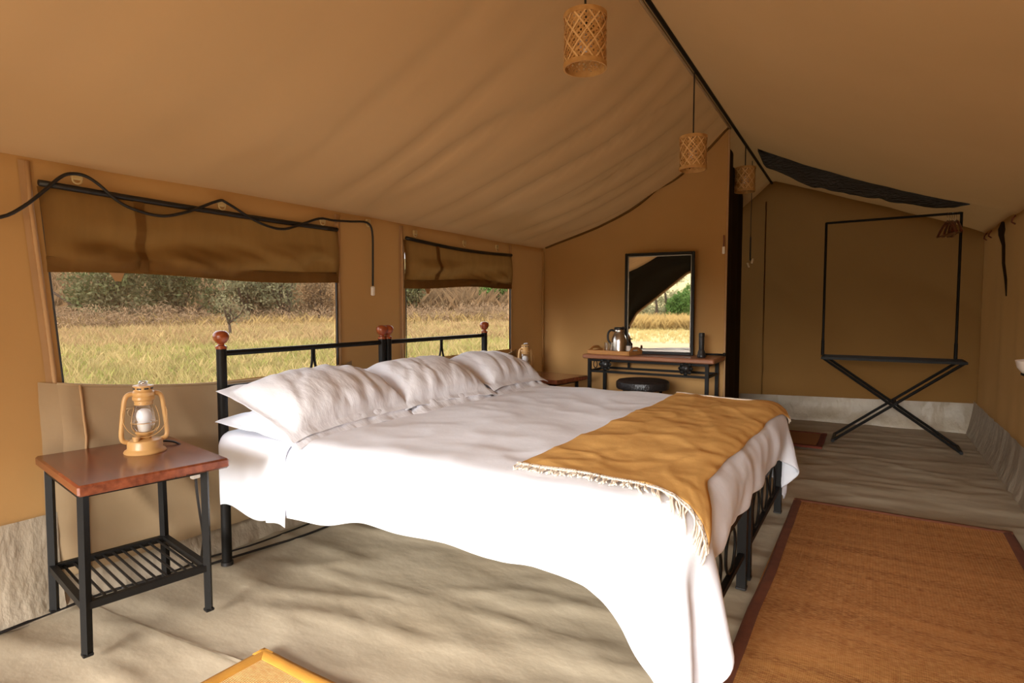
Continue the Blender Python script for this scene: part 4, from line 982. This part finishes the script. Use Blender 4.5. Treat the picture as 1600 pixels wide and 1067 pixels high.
def blades(n, place, hmin, hmax, wid, lean, per=5):
    v = []; f = []
    for _ in range(n):
        x, y = place(); z = terrain(x, y) - .02; hh = rng.uniform(hmin, hmax)
        for k in range(per):
            a = rng.uniform(0, 6.283); l = rng.uniform(.1, lean) * hh; w = wid * rng.uniform(.6, 1.3); h = hh * rng.uniform(.6, 1.1)
            px_, py_ = x + rng.normal(0, hh * .16), y + rng.normal(0, hh * .16); c, s = math.cos(a), math.sin(a); b = len(v); e = rng.uniform(0, 6.283); ce, se = math.cos(e) * w, math.sin(e) * w
            v += [(px_ - ce, py_ - se, z), (px_ + ce, py_ + se, z), (px_ + c * l * .4 + ce * .6, py_ + s * l * .4 + se * .6, z + h * .6), (px_ + c * l, py_ + s * l, z + h)]
            f += [(b, b + 1, b + 2), (b, b + 2, b + 3)]
    m = MB(); m.v = v; m.f = f; return m
def window_side():
    d = 8 + 30 * rng.random() ** 1.25; a = math.radians(rng.uniform(22, 84)); return -d * math.sin(a), d * math.cos(a)
o = blades(17000, window_side, .10, .30, .009, .7, 5).build('meadow_grass', M['grass']); tag(o, 'yellow green dry grass covering the field beyond the windows', 'grass', kind='stuff')
def near_field():
    d = 8.5 + 9 * rng.random() ** 1.2; a = math.radians(rng.uniform(22, 84)); return -d * math.sin(a), d * math.cos(a)
o = blades(3000, near_field, .10, .26, .010, .7, 5).build('green_grass', M['green_grass']); tag(o, 'fresh green tufts mixed into the nearer part of the field', 'grass', kind='stuff')
def far_field():
    d = 17 + 11 * rng.random(); a = math.radians(rng.uniform(22, 84)); return -d * math.sin(a), d * math.cos(a)
o = blades(5500, far_field, .12, .34, .014, .8, 5).build('brown_grass', M['brown_grass']); tag(o, 'brownish dry grass over the farther part of the field', 'grass', kind='stuff')
def bank():
    a = math.radians(rng.uniform(22, 84)); d = 26.5 + 4.5 * rng.random() + 1.2 * math.sin(a * 9); return -d * math.sin(a), d * math.cos(a)
v = []; f = []
for _ in range(420):
    x, y = bank(); z0 = terrain(x, y) - .05; w, h = rng.uniform(.35, .9), rng.uniform(.4, 1.15)
    for k in range(110):
        q = rng.normal(0, 1, 3); q /= np.linalg.norm(q) + 1e-9; q *= rng.uniform(.4, 1.0); c = np.array([x + q[0] * w, y + q[1] * w, z0 + max(.03, h * .45 + q[2] * h * .55)])
        a = rng.normal(0, 1, 3) + [0, 0, .6]; a /= np.linalg.norm(a) + 1e-9; e = np.cross(a, rng.normal(0, 1, 3)); e /= np.linalg.norm(e) + 1e-9; L = rng.uniform(.05, .16); b0 = len(v)
        v += [tuple(c - a * L), tuple(c + e * .014), tuple(c + a * L), tuple(c - e * .014)]; f.append((b0, b0 + 1, b0 + 2, b0 + 3))
m = MB(); m.v = v; m.f = f; o = m.build('dry_brush', M['brush']); tag(o, 'tangle of brown dry brush along the far edge of the field', 'brush', kind='stuff')
def bank2():
    a = math.radians(rng.uniform(22, 84)); d = 26 + 5 * rng.random(); return -d * math.sin(a), d * math.cos(a)
o = blades(2000, bank2, .25, .6, .016, .9, 5).build('straw_grass', M['tall_grass']); tag(o, 'pale straw grass fringe in front of the brown brush', 'grass', kind='stuff')
def hill():
    a = math.radians(rng.uniform(20, 84)); d = 37 + 22 * rng.random(); return -d * math.sin(a), d * math.cos(a)
o = blades(5000, hill, .6, 1.7, .05, .9, 4).build('hillside_scrub', M['leaf_dry']); tag(o, 'brown scrub over the rising hillside beyond the windows', 'scrub', kind='stuff')
def front_far():
    return rng.uniform(-18, 10), rng.uniform(-33, -25.5)
o = blades(5000, front_far, .5, 1.0, .022, .8, 5).build('tall_grass', M['tall_grass']); tag(o, 'tall straw coloured grass bank seen in the mirror', 'grass', kind='stuff')
def front_near():
    return rng.uniform(-16, 8), rng.uniform(-26, -11.5)
o = blades(5200, front_near, .08, .24, .012, .7, 5).build('lawn_grass', M['grass']); tag(o, 'short green yellow grass beyond the sandy path seen in the mirror', 'grass', kind='stuff')

def shrub(name, label, cat, az, d, w, h, leafmat, n, leaf, trunk=0.0, seed=1, flat=1.0, group=None, at=None, lobes=9):
    """az: degrees left of straight ahead along the tent, d: metres from the camera"""
    g = np.random.default_rng(seed)
    x, y = at if at else (-d * math.sin(math.radians(az)), d * math.cos(math.radians(az)))
    z = terrain(x, y) - .05; r = thing(name, label, cat, (x, y, z), 0, group)
    C = [(0, 0, trunk + h * .45, .5)] + [(g.normal(0, .30) * w, g.normal(0, .30) * w, trunk + h * g.uniform(.18, .80), g.uniform(.26, .46)) for _ in range(lobes)]
    v = []; f = []
    for k in range(n):
        cx, cy, cz, s = C[g.integers(len(C))]; q = g.normal(0, 1, 3); q /= np.linalg.norm(q); q *= g.uniform(.55, 1.0)
        c = np.array([cx + q[0] * s * w * .9, cy + q[1] * s * w * .9, max(.05 if trunk == 0 else trunk * .8, cz + q[2] * s * h * .75 * flat)])
        a = g.normal(0, 1, 3); a /= np.linalg.norm(a); e = np.cross(a, g.normal(0, 1, 3)); e /= np.linalg.norm(e) + 1e-9; L_ = leaf * g.uniform(.6, 1.5); b0 = len(v)
        v += [tuple(c - a * L_), tuple(c + e * L_ * .55), tuple(c + a * L_), tuple(c - e * L_ * .55)]; f.append((b0, b0 + 1, b0 + 2, b0 + 3))
    m = MB(); m.v = v; m.f = f; m.build('foliage', leafmat, r)
    b = MB()
    if trunk:
        b.tube(spline([(0, 0, -.1), (.05 * w, .02, trunk * .5), (-.02 * w, .03, trunk * 1.0)], 5), [.06 * h * (1 - .5 * i / 10) for i in range(11)], 8)
    for cx, cy, cz, s in C:
        s0 = (0, 0, trunk * .95 if trunk else 0); b.tube(spline([s0, (cx * .5 + .05 * g.normal(), cy * .5 + .05 * g.normal(), s0[2] + (cz - s0[2]) * .6), (cx, cy, cz + .2 * s * h)], 4), [.022 * h * (1 - .8 * i / 8) + .004 for i in range(9)], 6)
    b.build('branches', M['bark'], r, smooth=True); return r
gB = 'shrubs beyond the windows'
shrub('thicket_bush', 'dense dark green bush at the left end of the near window', 'bush', 66.5, 29, 3.2, 3.8, M['leaf_dark'], 5200, .085, seed=1, group=gB)
shrub('thicket_bush', 'dark brown green bush behind the lantern, left half of the near window', 'bush', 61.5, 30, 2.6, 3.6, M['leaf_dark'], 4200, .085, seed=2, group=gB)
shrub('shrub', 'grey green shrub behind the thin sapling, middle of the near window', 'bush', 56.0, 30.5, 2.3, 3.4, M['leaf_grey'], 3400, .08, seed=3, group=gB)
shrub('shrub', 'grey brown shrub over the near headboard, right half of the near window', 'bush', 52.8, 31, 2.2, 3.6, M['leaf_grey'], 3000, .08, seed=4, group=gB)
shrub('dry_bush', 'leafless brown dry bush at the right end of the near window', 'bush', 49.8, 29, 1.7, 2.6, M['leaf_dry'], 2400, .06, seed=5, group=gB)
shrub('sapling', 'thin sapling with sparse pale leaves standing in the grass', 'tree', 57.6, 20, .75, 1.0, M['leaf_grey'], 420, .04, trunk=.55, seed=6)
shrub('shrub', 'olive shrub at the left edge of the far window', 'bush', 41.2, 38, 1.7, 3.2, M['leaf_dark'], 3000, .09, seed=7, group=gB)
shrub('round_bush', 'bright green rounded bush at the right edge of the far window', 'bush', 33.2, 42, 1.35, 2.5, M['leaf_bright'], 3600, .09, seed=8, group=gB)
shrub('acacia_tree', 'dark trunked acacia left of the green bush seen in the mirror', 'tree', 0, 0, 2.6, 2.2, M['leaf_grey'], 1500, .07, trunk=2.6, seed=9, flat=.6, at=(-3.0, -36), group='acacias seen in the mirror')
shrub('acacia_tree', 'forked acacia closest to the green bush seen in the mirror', 'tree', 0, 0, 3.0, 2.4, M['leaf_grey'], 1700, .07, trunk=2.8, seed=10, flat=.6, at=(-2.3, -37), group='acacias seen in the mirror')
shrub('round_bush', 'bright green bush above the straw grass seen in the mirror', 'bush', 0, 0, 1.5, 3.3, M['leaf_bright'], 4200, .09, seed=11, at=(-.9, -36))
shrub('thicket_bush', 'grey green bushes closing the view behind the acacias in the mirror', 'bush', 0, 0, 5.5, 3.0, M['leaf_grey'], 4200, .11, seed=12, at=(-2.5, -46))
